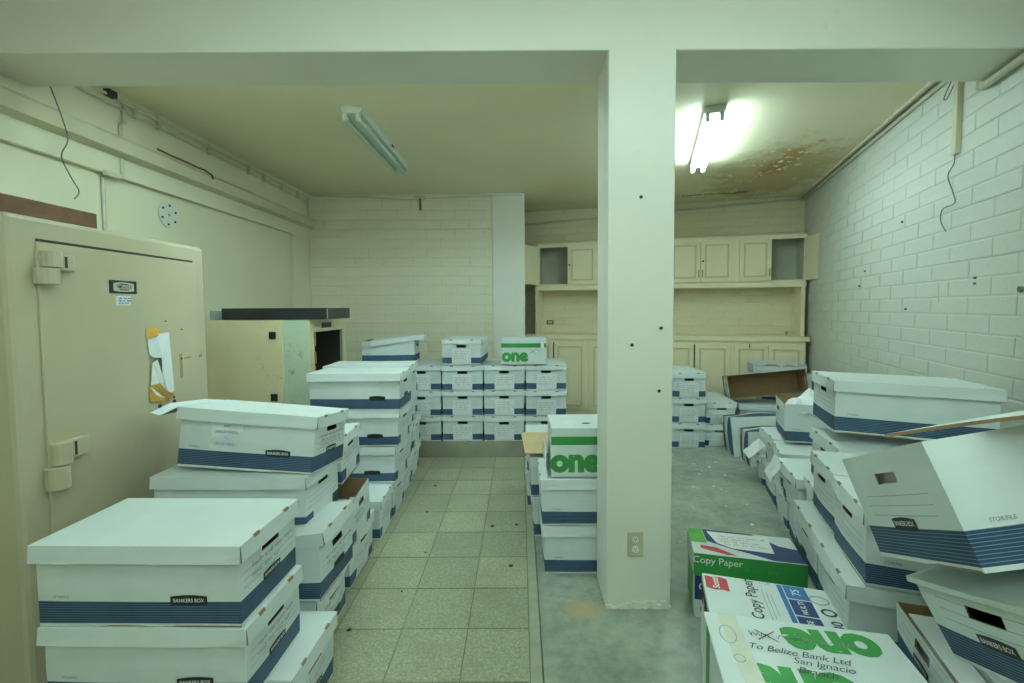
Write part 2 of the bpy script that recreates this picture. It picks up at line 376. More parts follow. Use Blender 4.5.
# cornices and ceiling runs
def wallpt(s, z, off=0.0):   # s metres from the far right corner along the right wall, off into the room
    p = CORN-U*s-V*off; return Vector((p.x, p.y, z))
m = MB(); L_ = (CORN.y-BY1)/math.cos(RA)
m.cyl(wallpt(0, ZC-.045, .03), wallpt(L_, ZC-.045, .014), .013, 8); m.cyl(wallpt(0, ZC-.008, .05), wallpt(L_, ZC-.008, .05), .016, 6)
struct(m.build('trim_4', 'conduit'), 'painted cornice along the right wall')
a = W0-WD*.02; bq = W0+WD*WLEN
m = MB(); m.cyl((a.x-.0025*10, a.y-.01, 2.655), (bq.x, bq.y-.02, 2.805), .014, 6)
struct(m.build('trim_5', 'conduit'), 'sloping painted strip over the cabinets')

# ------------------------------------------------------------------ file boxes
def bankers(pos, yaw=0, L=.61, W=.315, H=.245, lid=True, style='A', rot=(0, 0), seed=0, bulge=.008, lean=(0, 0), jit=.003,
            end=0, side=0, logo=True, words=True, scrib=0, label='', group=None, papers=0, paperlabel=False, lidmove=(0, 0, 0), lidrot=(0, 0, 0), skirt=.052, name='storage_box', slots=True):
    """local frame: x along the length, handles in the short ends, base at z=0. end / side = which faces (+1/-1) carry badges and writing"""
    rng = random.Random(seed*7+3)
    root = empty(name, pos, (math.radians(rot[0]), math.radians(rot[1]), math.radians(yaw)))
    tag(root, label, 'box', group)
    so = Vector((seed*3.1, seed*1.7, seed*.9))
    def df(p, k=1.0):
        x, y, z = p; t = max(0, min(1, z/H)); sb = math.sin(math.pi*min(1, t*1.02))
        n = noise.noise_vector(Vector(p)*5+so)*jit
        X = x+bulge*(2*x/L)*math.cos(math.pi*y/W*.98)*sb+lean[0]*z+n.x
        Y = y+bulge*1.3*(2*y/W)*math.cos(math.pi*x/L*.98)*sb+lean[1]*z+n.y
        return (X, Y, z+n.z*.5)
    # body
    vs = []; fs = []; uvs = []
    def wall(o, ex, cs, rows, hole, uoff):
        base = len(vs); o = Vector(o); ex = Vector(ex)
        for z in rows:
            for c in cs: vs.append(tuple(o+ex*c+Vector((0, 0, z)))); uvs.append((c+uoff, z))
        nc = len(cs)
        for j in range(len(rows)-1):
            for i in range(nc-1):
                if hole and rows[j] >= hole[2]-1e-6 and rows[j+1] <= hole[3]+1e-6 and cs[i] >= hole[0]-1e-6 and cs[i+1] <= hole[1]+1e-6: continue
                fs.append((base+j*nc+i, base+j*nc+i+1, base+(j+1)*nc+i+1, base+(j+1)*nc+i))
    hz = H*.70; hh = .026; rows = [0, H*.12, H*.3, H*.5, hz, hz+hh, H]
    cl = [-L/2+L*i/8 for i in range(9)]; ce = [-W/2, -W*.32, -.047, 0, .047, W*.32, W/2]; hole = (-.047, .047, hz, hz+hh)
    wall((0, -W/2, 0), (1, 0, 0), cl, rows, None, 10); wall((0, W/2, 0), (-1, 0, 0), cl, rows, None, 10)
    wall((L/2, 0, 0), (0, 1, 0), ce, rows, hole, 0); wall((-L/2, 0, 0), (0, -1, 0), ce, rows, hole, 0)
    base = len(vs); vs += [(-L/2, -W/2, 0), (L/2, -W/2, 0), (L/2, W/2, 0), (-L/2, W/2, 0)]; uvs += [(20, -1)]*4; fs.append((base+3, base+2, base+1, base))
    me = bpy.data.meshes.new('body'); me.from_pydata([df(v) for v in vs], [], fs)
    lay = me.uv_layers.new(name='print')
    for lp in me.loops: lay.data[lp.index].uv = uvs[lp.vertex_index]
    for mm in ('boxA' if style == 'A' else 'boxB', 'kraft'): me.materials.append(M[mm])
    body = bpy.data.objects.new('body', me); COL.objects.link(body); body.parent = root
    s = body.modifiers.new('board', 'SOLIDIFY'); s.thickness = .004; s.offset = -1; s.material_offset = 1; s.material_offset_rim = 1
    def stick(nm, mt, o, ex, ey, pat, off, parent=body):
        v, f = flat(o, ex, ey, pat[0], pat[1], off); q = MB(); q.add([df(p) for p in v], f); return q.build(nm, mt, parent)
    zb = .076 if style == 'A' else .066
    for e in ([end] if end in (1, -1) else [1, -1] if end == 2 else []):
        o, ex, ey = (e*L/2, 0, zb+.012), (0, e, 0), (0, 0, 1)
        if style == 'A' and logo:
            stick('badge', 'black', o, ex, ey, plaque2(.098, .030), .0016)
            if words: stick('badge_lettering', 'whiteink', o, ex, ey, scaled(text2d('BANKERS BOX', .01), .0125, .0155), .0026)
        if scrib: stick('handwriting', 'ink', (e*L/2, .0, zb+.062), ex, ey, scribble2(rng, W*.72, .058, scrib), .0016)
        if paperlabel: 
            stick('paper_label', 'paper', (e*L/2, rng.uniform(-.01, .01), .088), ex, ey, grid2(.185, .135, 3, 3), .0025)
            stick('handwriting', 'greyink', (e*L/2, 0, .095), ex, ey, scribble2(rng, .15, .09, 4, .0016), .0036)
    if side:
        o, ex, ey = (-side*0.0, side*W/2, zb+.008), (-side, 0, 0), (0, 0, 1)
        if logo:
            stick('badge', 'black', (.25*L*(-side)*1.0, side*W/2, zb+.008), ex, ey, plaque2(.108, .032), .0016)
            if words: stick('badge_lettering', 'whiteink', (.25*L*(-side), side*W/2, zb+.007), ex, ey, scaled(text2d('BANKERS BOX', .01), .0138, .0165), .0026)
        if words or not logo: stick('print', 'greyink', (side*L*.38, side*W/2, zb+.016), ex, ey, scaled(text2d('STOR/FILE', .02, .2), .011), .0016)
    if papers:
        q = MB(); n = 7
        for i in range(n):
            x = -L/2+.02+(L-.05)*i/n; q.box((x, -W/2+.012+rng.random()*.02, .006), (x+(L-.05)/n*.8, W/2-.012-rng.random()*.02, H*(papers+rng.uniform(-.06, .03))))
        q.build('papers', 'paper', root)
    if lid:
        LL, WW = L+.022, W+.022; sk = skirt; vs = []; fs = []
        def pane(g, fn):
            b0 = len(vs); vs.extend(fn(x, y) for x, y in g[0]); fs.extend(tuple(i+b0 for i in f) for f in g[1])
        tz = H+.006
        pane(grid2(LL, WW, 6, 4), lambda x, y: (x, y, tz+.004*math.cos(math.pi*x/LL)*math.cos(math.pi*y/WW)*rng.choice((1, 1))))
        sg = 1-2*(seed % 2)
        for sy in (-1, 1): pane(grid2(LL, sk, 6, 2), lambda x, y: (-sy*x, sy*(WW/2+.0035*(.5-y/sk)*(.6+.8*rng.random())), tz+(y-sk/2)))
        for sx in (-1, 1): pane(grid2(WW-.005, sk, 4, 2), lambda x, y: (sx*(LL/2+.0035*(.5-y/sk)*(.6+.8*rng.random())), sx*x, tz+(y-sk/2)))
        me = bpy.data.meshes.new('lid'); me.from_pydata([df(v) for v in vs], [], fs)
        me.materials.append(M['white']); me.materials.append(M['kraft'])
        lo = bpy.data.objects.new('lid', me); COL.objects.link(lo); lo.parent = root; lo.location = lidmove; lo.rotation_euler = [math.radians(a) for a in lidrot]
        s = lo.modifiers.new('board', 'SOLIDIFY'); s.thickness = .0035; s.offset = -1; s.material_offset = 1; s.material_offset_rim = 1
        if end and slots:
            for e in ([end] if end != 2 else [1, -1]):
                for yy in (-W*.27, W*.27):
                    q = MB(); c = Vector((e*(LL/2-.0025), yy, tz-.0035)); d = Vector((.0035, .015, .0045))
                    q.box(c-d, c+d); q.v = [df(p) for p in q.v]; q.build('lid_slot', 'kraft', lo)
    return root

# ----- left-hand row (ends towards the aisle, +x)
GL = 'file boxes stacked along the left side'
def left(xr, y0, z, lab, W=.315, L=.61, **k):
    k.setdefault('end', 1); k.setdefault('group', GL)
    return bankers((xr-L/2, y0+W/2, z), L=L, W=W, label=lab, **k)
HB = .256
# nearest stack
left(-.828, 1.312, 2*HB-.004, 'neat white lidded file box topping the nearest stack in front of the large safe', seed=1, bulge=.004, jit=.0015, side=-1, scrib=2, yaw=-1)
left(-.822, 1.318, HB-.002, 'middle file box of the nearest left stack, under the neat lidded one', seed=2, bulge=.006, side=-1, scrib=2, yaw=-1)
left(-.756, 1.435, 0, 'bottom file box of the nearest left stack, sticking out into the aisle', seed=3, scrib=1, yaw=-2, lean=(.03, 0))
# second stack
sign_box = left(-.905, 1.965, .728, 'file box with a white paper sign and torn left lid flap beside the large safe', seed=4, bulge=.006, side=-1, scrib=3, yaw=-3, rot=(-6, 3), lidmove=(-.006, 0, .004), lidrot=(0, 1.0, 1))
sgn = MB(); sgn.add(*flat((-.085, -.159, .145), (1, 0, 0), (0, 0, 1), *grid2(.145, .115, 2, 2), .0045)); sgn = sgn.build('paper_sign', 'paper', sign_box)
for k, (t, sz) in enumerate((('2001', .017), ('(REGISTERED)', .017), ('To', .016), ('(REGISTERED)', .017))): MB().add(*flat((-.085, -.159, .188-.026*k), (1, 0, 0), (0, 0, 1), *scaled(text2d(t, .0), sz, sz*.9), .006)).build('print', 'bluep', sgn)
q = MB(); q.add([(-.312, -.170, .264), (-.312, .12, .264), (-.38, .08, .268), (-.425, -.08, .262), (-.42, -.19, .232), (-.365, -.205, .226)], [(0, 1, 2, 3, 4, 5)]); q = q.build('torn_flap', ['white', 'kraft'], sign_box); md = q.modifiers.new('t', 'SOLIDIFY'); md.thickness = .004; md.material_offset = 1
left(-.93, 1.935, .478, 'wide lidded file box directly under the one with the paper sign', seed=5, L=.66, W=.325, side=-1, logo=False, yaw=-1, style='B', jit=.006)
left(-.815, 1.835, .238, 'third file box down under the paper sign box, its lid askew towards the aisle', seed=6, side=-1, scrib=2, yaw=-3, rot=(0, -2), words=False, lidmove=(.012, 0, .010), lidrot=(0, -3.5, 3), jit=.006)
left(-.862, 1.83, -.0, 'bulging bottom file box under the paper sign box, bowed at the aisle', seed=7, H=.232, bulge=.022, yaw=1, scrib=2, W=.33, words=False)
# third stack
left(-.885, 2.285, 0, 'bottom file box of the leaning third stack on the left, upright by the aisle', seed=8, W=.36, bulge=.014, scrib=1, side=-1, words=False, H=.25, style='B', jit=.007)
left(-.865, 2.215, .262, 'open file box with brown torn rim in the middle of the third left stack', seed=9, lid=False, W=.35, yaw=4, rot=(0, 5), lean=(-.08, 0), papers=.55, scrib=2, side=-1, words=False, H=.235, style='B', jit=.008)
left(-.955, 2.345, .512, 'tilted file box on top of the third left stack behind the paper sign box', seed=10, W=.33, yaw=3, rot=(0, -2), scrib=1, words=False, H=.24, style='B', jit=.007)
# fourth
left(-.888, 2.775, 0, 'single low file box on the floor between the leaning stack and the tall stack', seed=11, W=.29, scrib=2, words=False, yaw=2, style='B', jit=.005)
# tall stack
for i, (dx, dy, lab) in enumerate([(-.89, 3.09, 'bottom file box of the tall left stack nearest the open old safe'),
        (-.86, 3.075, 'third file box down in the tall left stack topped by the faint 13 box'),
        (-.835, 3.06, 'second file box down in the tall left stack, under the faint 13 box'),
        (-.815, 3.05, 'file box with a faint 13 on its side topping the tall left stack')]):
    o = left(dx, dy, i*HB-(.004 if i == 3 else 0), lab, seed=20+i, side=-1, words=False, scrib=0 if i == 3 else 1, yaw=(1, -1, .5, -.5)[i], H=.245, bulge=.010 if i < 3 else .004, style='A' if i == 3 else 'B', jit=.005)
    if i == 3:
        v, f = flat((.03, -.1575, .145), (1, 0, 0), (0, 0, 1), *scaled(text2d('13 ~ 2', .0, .1), .055), .003)
        MB().add(v, f).build('faint_writing', mat('faint_pencil', (.56, .57, .52), .7), o)
for i in range(4):
    left((-.92, -.905, -.89, -.85)[i], 3.425, i*HB, ['bottom', 'third down', 'second down', 'top'][i]+' file box in the row just behind the faint 13 stack', seed=30+i, words=False, logo=True, scrib=1, yaw=(0, 1, -1, 1)[i], L=.63, style='B', jit=.006)
for i in range(3):
    left((-.935, -.92, -.945)[i], 3.79, i*HB, ['bottom', 'middle', 'top'][i]+' file box of the last left stack before the platform step', seed=40+i, words=False, scrib=1, yaw=(0, 2, -2)[i], W=.33, style='B', jit=.006)

# ----- back rows on the platform (ends towards the camera)
GB = 'file boxes in rows on the back platform'
cols = [(-1.375, 'far left column beside the old safe'), (-.970, 'second column, half hidden by the left stacks'), (-.563, 'third column under the lone box'), (-.158, 'fourth column under the green lettered carton'), (.250, 'right end column against the cabinets')]
for ci, (cx, cn) in enumerate(cols):
    for r in range(3):
        if ci == 4 and r == 0: pass
        bankers((cx+.002*((ci*3+r) % 3-1), 4.38+.305+.012*((ci+2*r) % 3), .152+r*.2485), 90, L=.60, W=.388, H=.238, style='B', seed=50+ci*3+r, end=-1, jit=.002, bulge=.004,
                paperlabel=(ci > 0), words=False, skirt=.045, group=GB, label=['bottom', 'middle', 'top'][r]+' blue-cornered box of the back rows, '+cn)
bankers((-.555, 4.70, .902), 87, L=.58, W=.375, H=.238, style='B', seed=80, end=-1, paperlabel=True, words=False, skirt=.04, label='lone blue-cornered file box sitting on top of the back rows', group=GB)
bankers((-1.35, 4.78, .902), 4, L=.52, W=.36, H=.22, style='A', seed=81, end=1, side=-1, words=False, logo=False, lidmove=(.10, .0, .03), lidrot=(0, -7, 6), label='greyish file box with its lid slipped sideways, on the far left back column', group=GB)

# ----- stacks behind the column (ends towards the aisle, -x)
GM = 'file boxes stacked behind the column'
def mid(xl, y0, z, lab, W=.315, L=.61, **k):
    k.setdefault('end', -1); k.setdefault('group', GM); k.setdefault('words', False)
    return bankers((xl+L/2, y0+W/2, z), L=L, W=W, label=lab, **k)
mid(.128, 2.42, 0, 'bottom file box just behind the column, long side to the camera', side=-1, seed=90, W=.33, bulge=.008, logo=False, H=.258)
mid(.115, 2.42, .268, 'upper file box just behind the column carrying the green lettered carton', side=-1, seed=91, W=.33, logo=False, H=.25)
for r in range(2): mid(.085-.02*r, 2.83, r*HB, ['lower', 'upper'][r]+' file box of the second stack behind the column', seed=92+r, W=.36, scrib=1, bulge=.012)
o = MB().box((-.17, -.19, 0), (.17, .19, .006)).build('cardboard_sheet', 'kraftlight', None, (.185, 3.02, .545), (math.radians(4), math.radians(1), math.radians(4)))
tag(o, 'flat light brown cardboard sheet lying on boxes behind the column', 'cardboard')
for x, y in ((.07, -.12), (.10, -.02)): MB().cyl((x, y, .0055), (x, y, .0075), .006, 8).build('hole', 'dark', o)
q = MB(); q.add(*[[(0, -.17, 0), (0, .15, 0), (-.012, .15, .06), (-.006, .13, .125), (-.006, -.10, .14), (-.014, -.17, .07)], [(0, 1, 2, 3, 4, 5)]]); q = q.build('cardboard_flap', 'white', None, (.150, 2.60, .531)); md = q.modifiers.new('t', 'SOLIDIFY'); md.thickness = .006; tag(q, 'white cardboard flap standing beside the green lettered carton behind the column', 'cardboard')
for r in range(2): mid(.05, 3.27, r*HB, ['lower', 'upper'][r]+' file box of the third stack behind the column, farthest back', seed=95+r, W=.36, scrib=1)

# ----- far right, by the cabinets
GF = 'file boxes dumped before the cabinets'
for r in range(3): bankers((1.745, 4.92, r*.262), 86, L=.60, W=.33, H=.25, style='B', seed=100+r, end=-1, side=-1, words=False, logo=False, bulge=.012, jit=.006, paperlabel=True, group=GF, label=['bottom', 'middle', 'top'][r]+' file box in the narrow stack just right of the column')
for r in range(2): bankers((2.085+.015*r, 4.97, r*.235), 84, L=.60, W=.285, H=.222, style='B', seed=104+r, end=-1, side=-1, words=False, logo=False, bulge=.018, jit=.012, lean=(0, -.06), group=GF, label=['lower', 'upper'][r]+' sagging file box leaning beside the narrow stack by the cabinets')
# two toppled boxes, lying on their long side with the base to the camera
bankers((2.36, 4.33, .20), -8, L=.60, W=.375, H=.245, seed=107, rot=(-100, -3), end=-1, side=1, words=False, logo=False, bulge=.03, jit=.008, group=GF, label='toppled file box lying on its side, the farther and higher of two')
bankers((2.325, 4.03, .162), -10, L=.50, W=.31, H=.235, seed=108, rot=(-96, -2), end=-1, side=1, words=False, logo=False, bulge=.03, jit=.008, group=GF, label='toppled file box lying on its side on the floor, nearest of two')
for r in range(2): bankers((2.78, 4.99, r*.198), -14, L=.72, W=.38, H=.188, seed=109+r, end=-1, side=-1, words=False, logo=False, group=GF, label=['lower', 'upper'][r]+' flattened file box beneath the open brown box before the cabinets')
bankers((2.72, 5.12, .575), -12, L=.78, W=.25, H=.26, lid=False, seed=111, rot=(80, -7), words=False, logo=False, jit=.006, group=GF, label='open box tipped over with its brown inside facing the camera')

# ----- right-hand row along the brick wall (ends towards the aisle)
GR = 'file boxes piled along the right brick wall'
O_ = Vector((1.122, 1.514)); RY = -math.degrees(RA)
def right(s0, v0, z, lab, W=.335, L=.61, yaw=0, **k):
    p = O_+U*(s0+W/2)+V*(v0+L/2)
    k.setdefault('end', -1); k.setdefault('group', GR); k.setdefault('words', False)
    return bankers((p.x, p.y, z), RY+yaw, L=L, W=W, label=lab, **k)
right(.0, .13, 0, 'floor-level file box beneath the grey shaded box near the paper cartons', seed=120)
right(.362, .12, 0, 'second floor-level file box of the right row, behind the paper cartons', seed=121)
right(.0, .0, .253, 'white lidded box with grey shaded near side above the copy paper cartons', seed=122, W=.345, side=-1, logo=False, H=.242, jit=.002)
right(.362, .0, .253, 'lidded box next behind the grey shaded one in the right row', seed=123, W=.345, H=.242, jit=.002)
right(-.005, .045, .508, 'upright file box standing on the grey shaded box, partly behind the big near box', seed=124, W=.315, H=.255, side=-1, logo=False, bulge=.012)
right(.345, .055, .508, 'upright file box on the second grey-row lid, under the long top box', seed=125, W=.315, H=.255, side=-1, logo=False, bulge=.012)
right(.72, .12, 0, 'floor-level file box in the third place of the right row', seed=126, W=.36)
right(.72, .13, .253, 'second-level file box in the third place of the right row', seed=127, W=.36, style='B', side=-1, logo=False)
right(.70, .155, .518, 'tilted lidded file box directly below the long white box by the brick wall', seed=128, W=.385, H=.25, yaw=2, rot=(0, 1.5), side=-1, scrib=3, style='B')
o = right(.772, .17, .828, 'long clean white lidded box on top of the pile against the brick wall', seed=129, W=.39, H=.248, L=.62, yaw=-1, rot=(-1, 1), side=-1, logo=False, jit=.0015, bulge=.003, style='A')
for j in range(3):
    s0 = 1.115+.385*j; nth = ['fourth', 'fifth', 'sixth'][j]
    right(s0, .13, 0, nth+' floor-level file box of the right row, counted from the camera', seed=131+j, W=.335, bulge=.012, jit=.010, rot=(0, -1), style='AB'[j % 2], side=-1, logo=False)
    right(s0+.01, .10+.015*j, .256, nth+' second-level file box of the right row, counted from the camera', seed=134+j, W=.33, H=.235, bulge=.012, yaw=(2, -2, 2)[j], rot=((2, -2, 0)[j], (-4, -2, -3)[j]), style='B', side=-1, logo=False, jit=.010, lidmove=((-.015, 0, 0), (0, 0, 0), (-.03, .01, 0))[j], lidrot=((0, 2, 2), (0, 0, -1), (0, 3, 3))[j])
right(2.27, .12, 0, 'sagging floor-level box at the far end of the right row', seed=140, W=.30, H=.225, bulge=.02, jit=.014, rot=(0, -3), style='B', side=-1, logo=False, lidmove=(-.03, 0, .0), lidrot=(0, 5, 3))
right(1.76, .17, .515, 'open box stuffed with crumpled papers near the far end of the right pile', seed=147, W=.40, L=.56, H=.265, lid=False, yaw=-3, rot=(0, -2), style='A', side=-1, logo=False, papers=.7, jit=.008)

# ----- near right stack
GN = 'boxes of the near right stack'
bankers((1.43, 1.05, 0), RY, W=.39, H=.178, seed=150, end=-1, side=-1, words=False, group=GN, label='crushed bottom box of the near right stack')
bankers((1.43, 1.05, .188), RY, W=.39, H=.176, seed=151, end=-1, side=-1, words=False, group=GN, label='crushed second box of the near right stack')
bankers((1.40, 1.10, .374), -22, W=.385, H=.165, L=.60, seed=152, rot=(-3, -3), end=-1, side=-1, scrib=0, lid=False, papers=.95, group=GN, label='file box with dark blue band squeezed below the two big near right boxes')
bankers((1.365, .93, .724), 1, W=.385, H=.185, L=.61, seed=153, rot=(-22, -17), end=-1, side=-1, scrib=0, skirt=.012, slots=False, bulge=.012, jit=.004, group=GN, label='big tilted file box with ruled lines and handle slot under the open near box')
h1 = bankers((1.257, 1.013, .905), -7, W=.39, H=.26, L=.62, seed=154, rot=(-24.5, -11.9), end=-1, side=-1, lid=False, papers=.92, bulge=.006, jit=.002, group=GN, label='big open file box tilted at the right edge with thick blue stripes')
# slack lid board lying askew over the open near box
g = grid2(.46, .36, 8, 4); lv = [(x, y, .006*math.sin((x+.23)/.46*math.pi)) for x, y in g[0]]
me = bpy.data.meshes.new('cardboard_sheet'); me.from_pydata(lv, [], g[1]); me.materials.append(M['white']); me.materials.append(M['kraft'])
o = bpy.data.objects.new('cardboard_sheet', me); COL.objects.link(o)
s = o.modifiers.new('board', 'SOLIDIFY'); s.thickness = .008; s.offset = -1; s.material_offset = 1; s.material_offset_rim = 1
o.location = (1.166, 1.003, 1.212); o.rotation_euler = (math.radians(1.1), math.radians(-21.5), math.radians(-70.1))
tag(o, 'loose white cardboard lid with brown edge lying askew on the open near box', 'lid')
# crumpled paper sheets on the stuffed open box
rng = random.Random(5)
def crumple(name, c, w, h, rot, label, amp=.03, mt='paper', seed=0):
    g = grid2(w, h, 7, 6); vs = [(x, y, noise.noise(Vector((x*14+seed, y*14, seed)))*amp) for x, y in g[0]]
    me = bpy.data.meshes.new(name); me.from_pydata(vs, [], g[1]); me.materials.append(M[mt]); o = bpy.data.objects.new(name, me); COL.objects.link(o)
    s = o.modifiers.new('sheet', 'SOLIDIFY'); s.thickness = .002
    o.location = c; o.rotation_euler = [math.radians(a) for a in rot]; return tag(o, label, 'paper')
p = O_+U*1.88+V*.33
crumple('crumpled_paper', (p.x, p.y, .775), .30, .22, (12, -18, 20), 'crumpled white papers bulging out of the stuffed open box', .06, seed=3)
p = O_+U*2.38+V*.06
crumple('paper_sheet', (p.x, p.y, .27), .17, .15, (10, -42, -15), 'white sheet hanging out at the far end of the right pile', .02, seed=8)
p = O_+U*1.45+V*.03
crumple('paper_sheet', (p.x, p.y, .42), .14, .2, (0, -66, -18), 'white cardboard flap hanging over the middle of the right pile', .01, seed=9)
tray = empty('box_tray', (3.0, 5.27, .70), (0, 0, math.radians(-14)))
tag(tray, 'shallow white tray with yellowed plastic lying against the cabinets', 'tray')
m = MB(); m.box((-.30, -.16, 0), (.25, .12, .012)); m.box((-.30, -.16, 0), (-.29, .12, .09)); m.box((.24, -.16, 0), (.25, .12, .10)); m.box((-.30, .11, 0), (.25, .12, .11)); m.box((-.30, -.16, 0), (.25, -.15, .07))
m.build('tray', 'white', tray)
g = grid2(.44, .2, 10, 6)
MB().add([(x, y-.02, .05+noise.noise(Vector((x*13, y*15, 2)))*.045) for x, y in g[0]], g[1]).build('plastic', 'kraftlight', tray, smooth=True)
bankers((3.06, 5.25, .0), -14, L=.5, W=.24, H=.33, seed=170, style='B', side=-1, logo=False, words=False, group=GF, label='white box standing in the corner by the cabinets, lower', end=-1)
bankers((3.06, 5.25, .345), -14, L=.5, W=.24, H=.33, seed=171, style='B', side=-1, logo=False, words=False, group=GF, label='white box standing in the corner by the cabinets, carrying the tray', end=-1)

# ------------------------------------------------------------------ paper cartons
def carton(name, pos, yaw, L, W, H, label, mt='white', rot=(0, 0), group='copy paper cartons'):
    r = empty(name, pos, (math.radians(rot[0]), math.radians(rot[1]), math.radians(yaw))); tag(r, label, 'carton', group)
    MB().box((-L/2, -W/2, 0), (L/2, W/2, H)).build('body', mt, r, bevel=.004)
    def face(f, nm, mat_, u, v, pat, off=.001, rot=0.0):
        c, s = math.cos(rot), math.sin(rot)
        if f == 'top': o, ex, ey = Vector((u, v, H)), Vector((1, 0, 0)), Vector((0, 1, 0))
        elif f == 'near': o, ex, ey = Vector((u, -W/2, v)), Vector((1, 0, 0)), Vector((0, 0, 1))
        else: o, ex, ey = Vector((-L/2, u, v)), Vector((0, -1, 0)), Vector((0, 0, 1))
        vv, ff = flat(o, ex*c+ey*s, ey*c-ex*s, pat[0], pat[1], off)
        return MB().add(vv, ff).build(nm, mat_, r)
    return r, face
def one(s): return scaled(text2d('one', .055, 0, .98), s)
def xmark(rng, s): 
    a = ribbon2([(-s, -s*.8), (0, 0), (s, s*.8)], .003); b = ribbon2([(-s, s*.8), (0, .1*s), (s, -s*.8)], .003)
    return a[0]+b[0], a[1]+[tuple(i+len(a[0]) for i in f) for f in b[1]]
# on the back rows
r, f = carton('paper_carton', (.037, 4.53, .904), -1, .435, .30, .25, 'white and green lettered paper carton on top of the back rows')
f('near', 'green_band', 'green', 0, .185, rect2(.434, .042)); f('near', 'lettering', 'green', -.085, .085, one(.165)); f('near', 'pen_mark', 'ink', .085, .125, xmark(rng, .03)); f('near', 'pen_mark', 'greyink', .15, .15, ring2(.05, .035, .003))
f('near', 'white_patch', 'whiteink', .18, .185, rect2(.03, .05), .002)
# behind the column
r, f = carton('paper_carton', (.385, 2.585, .532), 0, .44, .315, .27, 'white and green lettered paper carton standing just behind the column')
f('near', 'green_band', 'green', 0, .200, rect2(.438, .046)); f('near', 'lettering', 'green', -.09, .088, one(.175))
f('top', 'hand_hole', 'dark', -.02, -.06, ellipse2(.055, .03)); f('top', 'torn_paper', 'paper', -.09, -.055, ring2(.11, .05, .012)); f('left', 'navy_side_patch', 'navy', 0, .1, rect2(.05, .1))  # plain navy patch on the carton's left side
# green copy paper carton with navy body
r, f = carton('copy_paper_carton', (1.062, 2.125, 0), -13.5, .465, .235, .305, 'green and navy copy paper carton farthest back of the three on the floor', 'white')
MB().box((-.238, -.122, .205), (.238, .122, .312)).build('lid', 'white', r, bevel=.004)
def pr(nm, mt, poly, z=.3135): return MB().add([(x, y, z) for x, y in poly], [tuple(range(len(poly)))]).build(nm, mt, r)
pr('green_print', 'limegreen', [(-.236, -.02), (-.165, -.02), (-.17, .12), (-.236, .12)])
pr('navy_print', 'navy', [(-.163, .0), (-.07, -.05), (.0, -.075), (.1, -.12), (.236, -.12), (.236, .0), (.16, .02), (.12, .06), (.06, .115), (-.168, .12)])
pr('white_panel', 'whiteink', [(-.15, .10), (-.12, -.01), (-.06, -.05), (.12, -.06), (.13, .10)], .3145)
v, ff = flat((0.0, .02, .3152), (1, 0, 0), (0, 1, 0), *scribble2(random.Random(3), .22, .1, 4, .002)); MB().add(v, ff).build('fine_print', 'greyink', r)
pr('red_print', 'redp', [(-.20, -.075), (-.09, -.115), (-.05, -.112), (-.13, -.055), (-.2, -.045)])
def nearp(nm, mt, u, v, pat, off): vv, ff = flat((u, -.122, v), (1, 0, 0), (0, 0, 1), pat[0], pat[1], off); return MB().add(vv, ff).build(nm, mt, r)
nearp('green_strip', 'green', 0, .258, rect2(.474, .105), .001); nearp('lettering', 'whiteink', -.135, .281, scaled(text2d('Copy Paper', .005), .045), .002)
nearp('fine_print', 'limegreen', .05, .258, scaled(text2d('8½ x 11   20 lb', 0), .022), .002)
f('near', 'navy_block', 'navy', 0, .145, rect2(.463, .115)); f('near', 'lettering', 'whiteink', -.16, .15, scaled(text2d('Copy', .01), .05), .002); f('near', 'round_mark', 'ink', -.18, .045, ring2(.05, .05, .012), .002)
f('left', 'green_end', 'limegreen', .02, .1, rect2(.18, .19))
# white copy paper carton
r, f = carton('copy_paper_carton', (.935, 1.66, 0), -16, .45, .29, .335, 'white copy paper carton with red flag logo and blue blocks, middle one')
f('top', 'red_flag', 'redp', -.175, .085, ([(-.042, -.04), (-.012, -.05), (.018, -.044), (.042, -.05), (.042, .036), (.015, .046), (-.012, .038), (-.042, .046)], [tuple(range(8))]), .001, .0)
f('top', 'lettering', 'whiteink', -.178, .083, scaled(text2d('Scott', .02), .036), .002, math.pi/2)
f('top', 'lettering', 'ink', -.055, .018, scaled(text2d('Copy Paper', .01), .052, .058), .001, math.pi/2)
for i in range(3): f('top', 'fine_print', 'greyink', -.012+.014*i, -.01, rect2(.002, .19-.03*i))
f('top', 'blue_strip', 'bluep', .060, -.0, rect2(.018, .27))
for i, (mt, t) in enumerate((('bluep', '75'), ('navy', 'MULTI'), ('navy', 'USE'))):
    y = (.095, .0, -.093)[i]; f('top', 'blue_block', mt, .112, y, rect2(.078, (.085, .092, .08)[i]))
    f('top', 'lettering', 'whiteink', .112, y, scaled(text2d(t, .01), .042 if i == 0 else .028), .002, math.pi/2)
f('top', 'round_mark', 'greyink', .182, .065, ring2(.07, .055, .006)); f('top', 'round_mark', 'ink', .192, -.005, ring2(.052, .045, .009)); f('top', 'lettering', 'ink', .2, -.075, scaled(text2d('30', .02), .05), .001, math.pi/2)
f('top', 'pen_mark', 'greyink', -.06, .125, scribble2(random.Random(2), .16, .03, 1, .0016))
f('left', 'dark_tape', 'dark', 0, .295, rect2(.27, .04), .002)
for y in (.1, 0, -.1): f('left', 'dark_tab', 'dark', y, .26, rect2(.05, .05), .002)
f('near', 'navy_block', 'navy', 0, .2, rect2(.3, .1))
